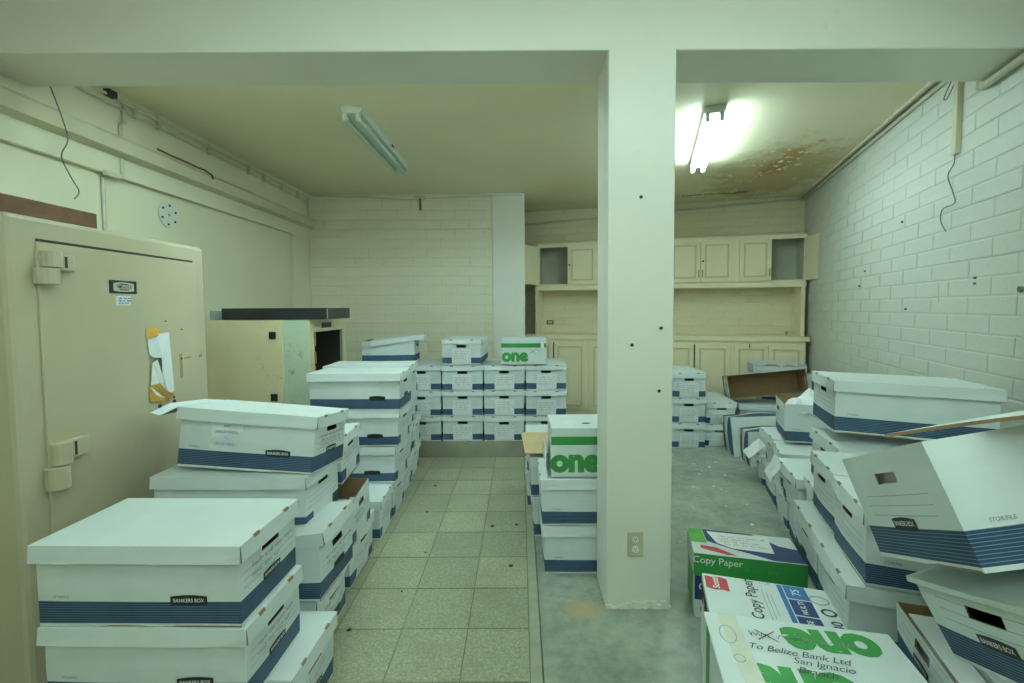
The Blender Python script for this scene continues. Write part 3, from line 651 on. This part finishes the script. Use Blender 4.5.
# near carton with big upside-down lettering, on another carton
r, f = carton('paper_carton', (.785, 1.145, 0), -11, .48, .31, .252, 'lower paper carton under the taped carton in the foreground')
r, f = carton('paper_carton', (.772, 1.15, .254), -12, .50, .33, .258, 'taped white carton with upside-down green lettering and handwriting, nearest the camera')
f('top', 'lettering', 'green', .075, .085, one(.158), .001, math.pi+.04); f('top', 'lettering', 'green', -.055, -.085, one(.165), .001, math.pi+.02)
f('top', 'clear_tape', 'cleartape', -.178, 0, rect2(.05, .33), .0015, .05); f('top', 'clear_tape', 'cleartape', .19, -.12, rect2(.05, .09), .0015, .05)
for i, (t, x, y, sz) in enumerate((('To Belize Bank Ltd', -.035, .028, .034), ('San Ignacio', .015, -.004, .034), ('Branch', -.01, -.034, .034))):
    f('top', 'handwriting', 'ink', x, y, scaled(text2d(t, -.005, .35, .95), sz, sz*.95), .0022, -.07)
f('top', 'pen_mark', 'ink', -.095, .085, xmark(rng, .026), .0022); f('top', 'pen_mark', 'ink', -.10, .085, scribble2(random.Random(4), .08, .04, 1, .002), .0024)
f('top', 'pen_mark', 'greyink', -.20, .07, ring2(.045, .075, .0025), .0025); f('top', 'pen_mark', 'greyink', -.19, -.02, ring2(.03, .03, .0025), .0025); f('top', 'handwriting', 'greyink', .05, .085, scribble2(random.Random(9), .13, .035, 1, .002), .0024)
f('left', 'green_band', 'green', .08, .13, rect2(.05, .256)); f('left', 'round_mark', 'ink', -.07, .12, ellipse2(.045, .05))

# ------------------------------------------------------------------ big safe
sf = empty('large_safe', (-2.12, 2.05, 0)); tag(sf, 'large cream steel safe with hinged door against the left wall', 'safe')
def part(mb, nm, mt, parent, bevel=0, smooth=False):
    wl = parent.matrix_basis.translation if parent.parent is None else parent.parent.matrix_basis.translation
    mb.v = [(x-wl.x, y-wl.y, z-wl.z) for x, y, z in mb.v]; return mb.build(nm, mt, parent, bevel=bevel, smooth=smooth)
FX = -1.75
part(MB().box((-2.5, 1.56, .0), (FX, 2.54, 1.79)), 'body', 'safe', sf, .018)
part(MB().box((FX-.004, 1.658, 1.69), (FX+.0015, 2.448, 1.711)), 'door_gap', 'dark', sf)
door = part(MB().box((FX-.002, 1.655, .256), (FX+.008, 2.450, 1.700)), 'door', 'safe', sf, .004)
for z0, z1, zs0, zs1 in ((1.545, 1.668, 1.60, 1.66), (.785, .955, .885, .955)):
    hg = part(MB().cyl((FX+.02, 1.672, z0), (FX+.02, 1.672, (z0+z1)/2-.002), .036, 14), 'hinge', 'safe', sf, .003)
    part(MB().cyl((FX+.02, 1.690, (z0+z1)/2+.002), (FX+.02, 1.690, z1), .032, 14), 'hinge_knuckle', 'safe', hg, .003)
    part(MB().box((FX, 1.70, zs0), (FX+.035, 1.768 if z0 > 1 else 1.79, zs1)), 'hinge_strap', 'safe', hg, .004)
    part(MB().box((FX+.02, 1.728, zs0+.01), (FX+.037, 1.736, zs1-.008)), 'hinge_shadow_gap', 'dark', hg)
sx = FX+.008
def on_safe(nm, mt, y, z, pat, off, rot=0.0, parent=sf):
    c, s = math.cos(rot), math.sin(rot); ex = Vector((0, c, s)); ey = Vector((0, -s, c))
    vv, ff = flat((sx, y, z), ex, ey, pat[0], pat[1], off); return part(MB().add(vv, ff), nm, mt, parent)
npl = part(MB().box((sx-.001, 1.938, 1.523), (sx+.003, 2.074, 1.579)), 'nameplate', 'blackmetal', sf, .001)
on_safe('plate_panel', mat('ivory_plate', (.55, .54, .42), .4), 2.006, 1.551, plaque2(.104, .042), .004, 0, npl)
on_safe('lettering', 'black', 2.006, 1.551, scaled(text2d('TIME-LOCK', .02), .0155, .02), .005, 0, npl)
on_safe('fine_print', 'black', 2.006, 1.563, rect2(.045, .004), .005, 0, npl); on_safe('fine_print', 'black', 2.006, 1.539, rect2(.045, .004), .005, 0, npl)
stk = part(MB().box((sx-.001, 1.966, 1.470), (sx+.0015, 2.040, 1.511)), 'sticker', 'paper', sf)
v = scribble2(random.Random(6), .06, .034, 3, .0022); on_safe('print', 'bluep', 2.003, 1.490, v, .003, 0, stk)
# taped paper on the door
note = empty('paper_note', (sx, 2.16, 1.0)); tag(note, 'torn white paper stuck with amber tape to the big safe door', 'paper')
def np_(nm, mt, pts): # (y, z, lift)
    q = MB().add([(l, y-2.16, z-1.0) for y, z, l in pts], [tuple(range(len(pts)))]); o = q.build(nm, mt, note)
    s = o.modifiers.new('t', 'SOLIDIFY'); s.thickness = .0012; s.offset = 1; return o
np_('sheet', 'paper', [(2.158, 1.335, .016), (2.238, 1.34, .014), (2.246, 1.05, .022), (2.215, 1.035, .018), (2.172, 1.14, .026), (2.175, 1.22, .024)])
np_('fold', 'white', [(2.118, 1.325, .003), (2.16, 1.335, .016), (2.176, 1.22, .024), (2.140, 1.225, .012), (2.128, 1.24, .004)])
np_('lower_fold', 'whiteink', [(2.122, 1.06, .004), (2.13, 1.20, .014), (2.150, 1.215, .022), (2.172, 1.14, .024), (2.206, 1.06, .016), (2.20, 1.02, .008)])
np_('amber_tape', 'oldtape', [(2.112, 1.315, .005), (2.115, 1.365, .003), (2.17, 1.372, .003), (2.205, 1.345, .008), (2.16, 1.325, .020)])
np_('amber_tape', 'oldtape', [(2.118, 1.02, .004), (2.117, 1.095, .006), (2.16, 1.10, .022), (2.20, 1.055, .022), (2.245, 1.035, .024), (2.225, .995, .006)])
for y, z, r_ in ((2.178, .985, .011), (2.270, .990, .011), (2.27, 1.012, .005), (2.18, 1.012, .005), (2.18, .962, .005), (2.33, 1.20, .006), (2.34, 1.35, .004), (2.235, 1.395, .004)):
    part(MB().cyl((sx-.002, y, z), (sx+.003, y, z), r_, 10), 'screw_hole', 'dark', sf)
rust = mat('rust_drip', (.40, .27, .10), .7, .2, 20)
part(MB().box((sx-.001, 2.318, 1.10), (sx+.0012, 2.336, 1.225)), 'rust_drip', rust, sf); part(MB().box((sx-.001, 2.35, 1.196), (sx+.0012, 2.40, 1.204)), 'rust_drip', rust, sf)
part(MB().cyl((FX-.001, 2.48, 1.2), (FX+.006, 2.48, 1.2), .010, 8), 'rust_spot', rust, sf)
o = MB().box((-2.06, 1.42, 1.792), (-1.955, 2.13, 1.895)).build('timber_plank', 'wood', bevel=.003)
tag(o, 'thick reddish-brown timber plank lying on the large safe', 'plank')
m = MB(); m.box((-2.06, 2.132, 1.793), (-2.0, 2.19, 1.822)); tag(m.build('dark_block', 'blackmetal', bevel=.003), 'small black block at the end of the timber plank', 'block')

# ------------------------------------------------------------------ second, older safe with missing door
s2 = empty('old_safe', (-2.06, 3.86, 0)); tag(s2, 'older green and cream safe with an empty dark doorway behind the left stacks', 'safe')
m = MB(); X0, X1, Y0, Y1, Z1 = -2.5, -1.63, 3.50, 4.24, 1.370
m.box((X0, Y0, 0), (X1, Y0+.08, Z1)); m.box((X0, Y1-.08, 0), (X1, Y1, Z1)); m.box((X0, Y0+.08, Z1-.105), (X1, Y1-.08, Z1)); m.box((X0, Y0+.08, 0), (X1, Y1-.08, .12)); m.box((X0, Y0+.08, .12), (X0+.1, Y1-.08, Z1-.1))
part(m, 'body', 'safegreen', s2, .006)
pn = part(MB().box((-2.49, Y0-.012, .02), (-1.825, Y0+.002, Z1-.005)), 'side_panel', 'rustcream', s2, .003)
for z in (1.25, .77): part(MB().box((-1.925, Y0-.02, z-.028), (-1.875, Y0-.008, z+.028)), 'bolt_plate', 'blackmetal', pn, .002)
part(MB().box((X1-.001, Y0+.004, Z1-.10), (X1+.008, Y1-.004, Z1-.004)), 'lintel', 'rustcream', s2, .003)
part(MB().box((X1, Y0+.22, Z1-.075), (X1+.014, Y0+.40, Z1-.03)), 'maker_plate', 'blackmetal', s2, .002)
part(MB().box((X1-.001, Y0+.004, .02), (X1+.006, Y0+.09, Z1-.1)), 'jamb', 'rustcream', s2, .003); part(MB().box((X1-.001, Y1-.085, .02), (X1+.006, Y1-.004, Z1-.1)), 'jamb', 'rustcream', s2, .003)
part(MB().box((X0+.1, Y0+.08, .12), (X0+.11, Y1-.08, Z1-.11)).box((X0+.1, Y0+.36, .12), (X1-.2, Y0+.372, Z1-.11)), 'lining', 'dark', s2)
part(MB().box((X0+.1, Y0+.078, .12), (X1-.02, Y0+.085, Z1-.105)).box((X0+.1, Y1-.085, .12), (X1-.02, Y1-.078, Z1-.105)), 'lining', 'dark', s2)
rg = random.Random(4); m = MB()
for i in range(14):
    z = .35+i*.068+rg.uniform(-.02, .02); m.box((X1+.004, Y0+.075+rg.uniform(0, .01), z), (X1+.009+rg.random()*.01, Y0+.095+rg.random()*.012, z+rg.uniform(.015, .06)))
part(m, 'rust_crust', rust, s2)
bs = empty('black_panel', (-1.885, 3.73, 1.371)); tag(bs, 'long flat black metal case lying on the older safe', 'case')
MB().box((-.405, -.235, 0), (.405, .235, .088)).build('case', 'blackmetal', bs, bevel=.004)
MB().box((.404, -.237, .004), (.408, -.228, .084)).build('corner_strip', 'greyink', bs)
MB().box((-.405, -.237, .060), (.405, -.234, .064)).build('seam', 'dark', bs)
o = MB().box((-2.42, 3.55, 1.371), (-2.32, 3.65, 1.44)).build('grey_block', 'greyink', bevel=.004); tag(o, 'small grey block on the older safe at the end of the black case', 'block')

# ------------------------------------------------------------------ cabinets in the recess
ROTC = (0, 0, math.atan2(WD.y, WD.x))
def unit(nm, label, t0, group): 
    p = W0+WD*t0; o = empty(nm, (p.x, p.y, 0), ROTC); return tag(o, label, 'cabinet', group)
def door_leaf(parent, hx, y, w_, z0, z1, hinge, ang, knob, pull=False):
    """hinge: 'L' or 'R'; leaf drawn from its hinge line; ang opens it"""
    sg = 1 if hinge == 'L' else -1
    m = MB(); m.box((0 if sg > 0 else -w_, -.02, z0), (w_ if sg > 0 else 0, 0, z1))
    d = m.build('door', 'cream', parent, (hx, y, 0), (0, 0, math.radians(-sg*ang)), bevel=.003)
    a, b = (.05, w_-.05) if sg > 0 else (-w_+.05, -.05); q = MB()
    for (xa, xb, za, zb) in ((a, b, z0+.05, z0+.068), (a, b, z1-.068, z1-.05), (a, a+.018, z0+.05, z1-.05), (b-.018, b, z0+.05, z1-.05)): q.box((xa, -.030, za), (xb, -.019, zb))
    q.build('moulding', 'creamline', d)
    if knob:
        kx = (w_-.025)*sg; q = MB(); q.cyl((kx, -.018, knob), (kx, -.04, knob), .011, 10); q.build('knob', 'blackmetal', d)
    if pull:
        kx = (w_-.02)*sg; MB().box((kx-.006, -.034, z0+.06), (kx+.006, -.02, z0+.15)).build('pull', mat('brass_pull', (.42, .27, .06), .4), d)
    return d
UZ0, UZ1, UD = 1.755, 2.325, .30
names = ['cabinet at the left end of the recess, one door swung open', 'cabinet hidden mostly behind the column', 'cabinet right of the column with two closed doors', 'cabinet at the right corner, its right door open']
for k, (t0, t1) in enumerate(((.20, 1.06), (1.06, 1.905), (1.905, 2.735), (2.735, 3.53))):
    c = unit('wall_cabinet', 'cream upper '+names[k], t0, 'upper wall cabinets'); w_ = t1-t0
    m = MB(); m.box((0, -UD, UZ0), (.018, 0, UZ1)); m.box((w_-.018, -UD, UZ0), (w_, 0, UZ1)); m.box((.018, -UD, UZ1-.018), (w_-.018, 0, UZ1)); m.box((.018, -UD, UZ0), (w_-.018, 0, UZ0+.016))
    m.build('carcass', 'cream', c)
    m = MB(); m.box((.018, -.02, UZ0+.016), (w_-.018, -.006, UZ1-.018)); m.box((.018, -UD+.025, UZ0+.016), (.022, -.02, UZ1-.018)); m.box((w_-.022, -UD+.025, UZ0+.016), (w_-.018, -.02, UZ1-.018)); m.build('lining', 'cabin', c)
    m = MB(); m.box((0, -UD-.018, UZ1-.05), (w_, -UD, UZ1)); m.box((0, -UD-.018, UZ0), (.055, -UD, UZ1-.05)); m.box((w_-.03, -UD-.018, UZ0), (w_, -UD, UZ1-.05)); m.box((.055, -UD-.018, UZ0), (w_-.03, -UD, UZ0+.02)); m.build('face_frame', 'cream', c)
    dw = (w_-.07)/2; z0, z1 = UZ0+.012, UZ1-.04
    door_leaf(c, .045, -UD-.019, dw-.002, z0, z1, 'L', 114 if k == 0 else 0, z0+.06 if k == 0 else 0, pull=(k >= 2))
    door_leaf(c, .045+2*dw, -UD-.019, dw-.002, z0, z1, 'R', 97 if k == 3 else 0, z0+.26 if k in (0, 2, 3) else 0, pull=(k == 2))
hut = unit('shelf_rack', 'long cream shelf board with end panels between wall cabinets and worktop', 0, None); hut['category'] = 'shelf'
MB().box((.19, -.33, 1.69), (3.53, -.0, 1.752)).build('shelf_board', 'cream', hut, bevel=.003)
MB().box((.19, -.33, 1.092), (.235, 0, 1.69)).build('end_panel', 'cream', hut, bevel=.003); MB().box((3.475, -.33, 1.092), (3.52, 0, 1.69)).build('end_panel', 'cream', hut, bevel=.003)
for k, (t0, t1) in enumerate(((.02, .93), (.93, 1.83), (1.83, 2.69), (2.69, 3.50))):
    c = unit('base_cabinet', 'cream lower '+['cabinet at the left end below the worktop', 'cabinet below the worktop behind the column', 'cabinet below the worktop with a dark gap between doors', 'cabinet below the worktop in the right corner'][k], t0, 'lower base cabinets'); w_ = t1-t0
    m = MB(); m.box((0, -.43, .0), (.018, 0, 1.03)); m.box((w_-.018, -.43, 0), (w_, 0, 1.03)); m.box((.018, -.43, .06), (w_-.018, 0, .08)); m.box((.018, -.02, .08), (w_-.018, -.004, 1.03)); m.build('carcass', 'cream', c)
    MB().box((.02, -.405, .08), (w_-.02, -.40, 1.028)).build('dark_interior', 'dark', c)
    m = MB(); m.box((0, -.448, .985), (w_, -.43, 1.03)); m.box((0, -.448, 0), (.03, -.43, .985)); m.box((w_-.03, -.448, 0), (w_, -.43, .985)); m.box((.03, -.448, .0), (w_-.03, -.43, .1)); m.build('face_frame', 'cream', c)
    dw = (w_-.05)/2; gap = .014 if k in (0, 2) else .002
    door_leaf(c, .025, -.449, dw-gap, .09, .99, 'L', 0, 0); door_leaf(c, .025+2*dw, -.449, dw-.002, .09, .99, 'R', 0, 0)
    if k == 3: MB().box((.19, -.478, .955), (.20, -.468, 1.0)).build('latch', 'blackmetal', c)
wt = unit('worktop', 'long cream worktop over the lower cabinets', 0, None); wt['category'] = 'worktop'
MB().box((.0, -.475, 1.032), (3.535, -.001, 1.09)).build('slab', 'cream', wt, bevel=.004)
MB().box((3.40, -.12, 1.091), (3.47, -.03, 1.14)).build('corner_block', 'trimpaint', wt)
o = unit('wall_socket', 'small dark-framed wall socket above the worktop at left', 0, None); o['category'] = 'socket'
MB().box((.29, -.020, 1.215), (.39, -.006, 1.27)).build('frame', 'blackmetal', o, bevel=.002); MB().box((.305, -.024, 1.226), (.375, -.018, 1.26)).build('face', 'ivory', o)

# ------------------------------------------------------------------ fluorescent fittings
def fitting(c, ang, tube, label, L=1.30, z=ZC, shade=False):
    r = empty('fluorescent_light', (c[0], c[1], z), (0, 0, ang)); tag(r, label, 'ceiling light')
    m = MB(); m.prism([(-.075, -.0005), (.075, -.0005), (.068, -.045), (.03, -.052), (-.03, -.052), (-.068, -.045)], -L/2, L/2); m.v = [(x, z, y) for x, y, z in m.v]; m.f = [tuple(reversed(f)) for f in m.f]
    m.build('housing', 'white_enamel', r, bevel=.003)
    if shade:  # unseen plate added to keep the hidden lamp's glare off the ceiling
        MB().add([(.06, -L/2, -.04), (.06, L/2, -.04), (.086, L/2, -.114), (.086, -L/2, -.114), (.062, -L/2, -.038), (.062, L/2, -.038), (.088, L/2, -.112), (.088, -L/2, -.112)], [(0,1,2,3),(7,6,5,4),(3,2,6,7),(0,4,5,1),(0,3,7,4),(1,5,6,2)]).build('added_glare_shield', 'white_enamel', r)
    for s in (-1, 1):
        MB().cyl((s*.045, -L/2+.035, -.082), (s*.045, L/2-.035, -.082), .0165, 12).build('tube', tube, r, smooth=False)
        for e in (-1, 1):
            h = MB().box((s*.045-.014, e*(L/2-.018)-.014, -.104), (s*.045+.014, e*(L/2-.018)+.014, -.044)).build('lampholder', 'white_enamel', r, bevel=.003)
    return r
f1 = fitting((-1.15, 3.83), 0, 'tube_off', 'unlit twin-tube fluorescent light on the ceiling, left')
MB().box((.075, .08, -.02), (.082, .13, -.004)).build('clip', 'blackmetal', f1)
fitting((1.535, 3.83), -math.atan2(.40, 1.37), 'tube_back', 'lit twin-tube fluorescent light on the ceiling, right')
for fx, fy, fl in ((-.5, .65, 'over the near boxes, left'), (1.0, .65, 'over the near boxes, right'), (-1.0, -1.2, 'behind the camera, left'), (.6, -1.2, 'behind the camera, right')):
    fitting((fx, fy), math.pi/2, 'added_tube_front', 'added unseen fluorescent light of the front bay '+fl, z=ZF)  # lamps added out of frame for light the visible fittings lack

fitting((-1.0, 2.525), math.pi/2, 'added_tube_mid', 'added hidden fluorescent light right behind the beam on the left', shade=True)  # unseen lamp added to brighten the back bay

# ------------------------------------------------------------------ small fixtures
o = empty('power_outlet', (.546, BY0-.001, .319)); tag(o, 'ivory duplex power outlet low on the column', 'outlet')
MB().box((-.038, -.007, -.06), (.038, 0, .06)).build('cover_plate', 'ivory', o, bevel=.003)
for z in (-.024, .024):
    s = MB().cyl((0, -.007, z), (0, -.0095, z), .016, 12).build('socket', 'whiteink', o)
    for x in (-.006, .006): MB().box((x-.0012, -.0102, z-.001), (x+.0012, -.0092, z+.008)).build('slot', 'black', s)
    MB().cyl((0, -.0102, z-.007), (0, -.0092, z-.007), .0025, 8).build('slot', 'black', s)
cv = empty('round_cover_plate', (XL-.04, 3.40, 2.15)); tag(cv, 'round white metal cover plate on the left wall above the safe', 'cover plate')
MB().cyl((0, 0, 0), (.012, 0, 0), .092, 28).build('disc', 'white_enamel', cv, bevel=.003)
for i in range(6): a = i*1.047+.4; MB().cyl((.011, .07*math.cos(a), .07*math.sin(a)), (.016, .07*math.cos(a), .07*math.sin(a)), .009, 8).build('screw', 'blackmetal', cv)
MB().cyl((.011, 0, 0), (.017, 0, 0), .010, 8).build('screw', 'greyink', cv)
# conduits on the left wall
cd = empty('ceiling_conduit', (XL, 4.0, 2.7)); tag(cd, 'pair of painted conduits with clamps along the top of the left wall', 'conduit')
m = MB(); m.cyl((.018, -1.5, .085), (.018, 1.55, .085), .010, 8); m.build('pipe', 'conduit', cd)
m = MB(); m.cyl((.018, -1.5, .035), (.018, 1.55, .035), .007, 8); m.build('pipe', 'conduit', cd)
for y in (-.92, -.2, -.72, .35, .6, .95, 1.3): MB().box((0, y-.010, .02), (.030, y+.010, .105)).build('clamp', 'conduit', cd, bevel=.002)
MB().box((0, -1.13, .075), (.04, -1.07, .115)).build('junction_box', 'blackmetal', cd, bevel=.003)
MB().path([(.018, 1.55, .085), (.018, 1.55, -.13)], .010, 6).build('drop_pipe', 'conduit', cd)
vc = empty('wall_conduit', (XL, 2.97, 2.3)); tag(vc, 'grey vertical conduit stepping down the left wall behind the safe', 'conduit')
MB().path([(.015, .03, .47), (.015, .03, .36), (.012, 0, .33), (.012, 0, .25)], .011, 8).build('pipe', 'graywire' if False else 'conduit', vc)
MB().path([(.012, 0, .12), (.012, 0, .0), (.0, -.06, -.0), (-.025, -.10, -.03), (-.03, -.10, -.45)], .010, 8).build('pipe', 'conduit', vc)
MB().box((0, -.13, -.02), (.03, -.03, .012)).build('junction_box', 'conduit', vc, bevel=.002)
rc = empty('ledge_cable', (XL+.08, 3.3, 2.53)); tag(rc, 'rusty cable remnant lying along the cream ledge', 'cable')
MB().path([(.0, -.12, .022), (.004, .0, .016), (.0, .12, .02), (.006, .25, .014), (.002, .34, .02), (.008, .42, .0), (.01, .43, -.03)], .007, 6).build('cable', mat('rusty_cable', (.16, .09, .04), .7), rc)
MB().path([(0, .42, .0), (-.002, 1.0, .01)], .005, 6).build('cable_tail', 'conduit', rc)
# back wall cable and bracket
bc = empty('wall_cable', (-1.2, YB-.008, 2.8)); tag(bc, 'thin cable sagging along the top of the brick back wall', 'cable')
MB().path([(-1.3, 0, .02), (-.6, 0, .0), (-.2, 0, -.03), (.0, 0, -.02), (.5, 0, .0), (1.24, 0, .02)], .008, 6).build('cable', 'conduit', bc)
MB().box((-.07, -.02, -.03), (.06, 0.002, .015)).build('clip_box', 'conduit', bc, bevel=.003); MB().box((-.012, -.03, -.16), (.012, .002, -.02)).build('bracket', 'graywire', bc, bevel=.002)
# wires
def wire(name, pts, r, mt, label, cat='wire'):
    P = [Vector(p) for p in pts]; out = []
    for i in range(len(P)-1):
        a, b, c, d = P[max(0, i-1)], P[i], P[i+1], P[min(len(P)-1, i+2)]
        for k in range(5):
            t = k/5; out.append(.5*((2*b)+(c-a)*t+(2*a-5*b+4*c-d)*t*t+(3*b-a-3*c+d)*t**3))
    return tag(MB().path(out+[P[-1]], r, 6).build(name, mt), label, cat)
wire('hanging_wire', [(-2.47, 2.46, 2.63), (-2.46, 2.50, 2.50), (-2.46, 2.53, 2.38), (-2.47, 2.50, 2.28), (-2.47, 2.55, 2.18), (-2.48, 2.60, 2.12), (-2.48, 2.57, 2.07)], .0032, 'graywire', 'thin grey wire dangling from the beam at the left wall')
def rw(p, off=.012): return (p[0]-V.x*off, p[1]-V.y*off, p[2])
cdv = empty('wall_conduit', (0, 0, 0)); tag(cdv, 'short cream box conduit running down the right wall from the beam', 'conduit')
m = MB(); a = (rx(2.66), 2.66); e = .022
poly = [(a[0]-U.x*e, a[1]-U.y*e), (a[0]+U.x*e, a[1]+U.y*e), (a[0]+U.x*e-V.x*.03, a[1]+U.y*e-V.y*.03), (a[0]-U.x*e-V.x*.03, a[1]-U.y*e-V.y*.03)]
m.prism(poly, 2.32, ZC-.04); m.build('duct', 'trimpaint', cdv, bevel=.003)
wpts = [(rx(y), y, z) for y, z in ((2.66, 2.34), (2.665, 2.27), (2.72, 2.215), (2.66, 2.10), (2.645, 2.04), (2.76, 2.03), (2.775, 1.96), (2.72, 1.892))]
wire('loose_wire', [rw(p, .02) for p in wpts], .0032, 'graywire', 'thin loose wire zigzagging down the right wall from the conduit')
wire('loose_wire', [rw((rx(y), y, z), .02) for y, z in ((2.70, 2.78), (2.79, 2.70), (2.76, 2.68), (2.69, 2.74), (2.68, 2.8))], .0032, 'graywire', 'small wire loop beside the box conduit under the beam')
for y, z, r_ in ((3.28, 2.05, .008), (4.0, 1.627, .009), (3.19, 1.43, .007), (2.13, 1.525, .015), (2.46, 1.60, .006), (2.46, 1.57, .006), (3.9, 1.75, .006)):
    s = (CORN.y-y)/U.y
    MB().cyl((s, -.014, z), (s, -.002, z), r_, 8).build('wall_plug', 'graywire', wr)
m = MB(); s = (CORN.y-2.8)/U.y; m.box((s-.003, -.0075, 1.47), (s+.003, -.005, 1.59)); m.build('crack', 'mortar', wr)
m = MB(); m.path([(rx(1.9)-.04, 1.9, BZ-.035), (rx(2.42)-.04, 2.42, BZ-.035), (rx(2.46)-.03, 2.46, BZ-.02)], .018, 10); tag(m.build('beam_conduit', 'conduit'), 'thick pale pipe along the right wall under the beam', 'pipe')
# dirt crumbs on the floor
rng = random.Random(21); m = MB()
for i in range(46):
    if i < 8: x, y = rng.uniform(-.8, .0), rng.uniform(1.8, 3.8)
    else: x, y = rng.uniform(.9, 2.0), rng.uniform(2.6, 4.6)
    if y < 3.9 and x > 1.1+.34*(y-1.5)+.0: continue
    r_ = rng.uniform(.005, .016); k = 5; a0 = rng.random()*6
    m.prism([(x+r_*math.cos(a0+6.28*j/k)*rng.uniform(.6, 1.2), y+r_*math.sin(a0+6.28*j/k)*rng.uniform(.6, 1.2)) for j in range(k)], .001, .003+rng.random()*.003, 0 if i < 8 else 1)
o = m.build('floor_debris', ['dark', 'white']); o['kind'] = 'stuff'; o['label'] = 'small crumbs of dirt and peeled paint on the floor'
# wall sign on the box with the paper label
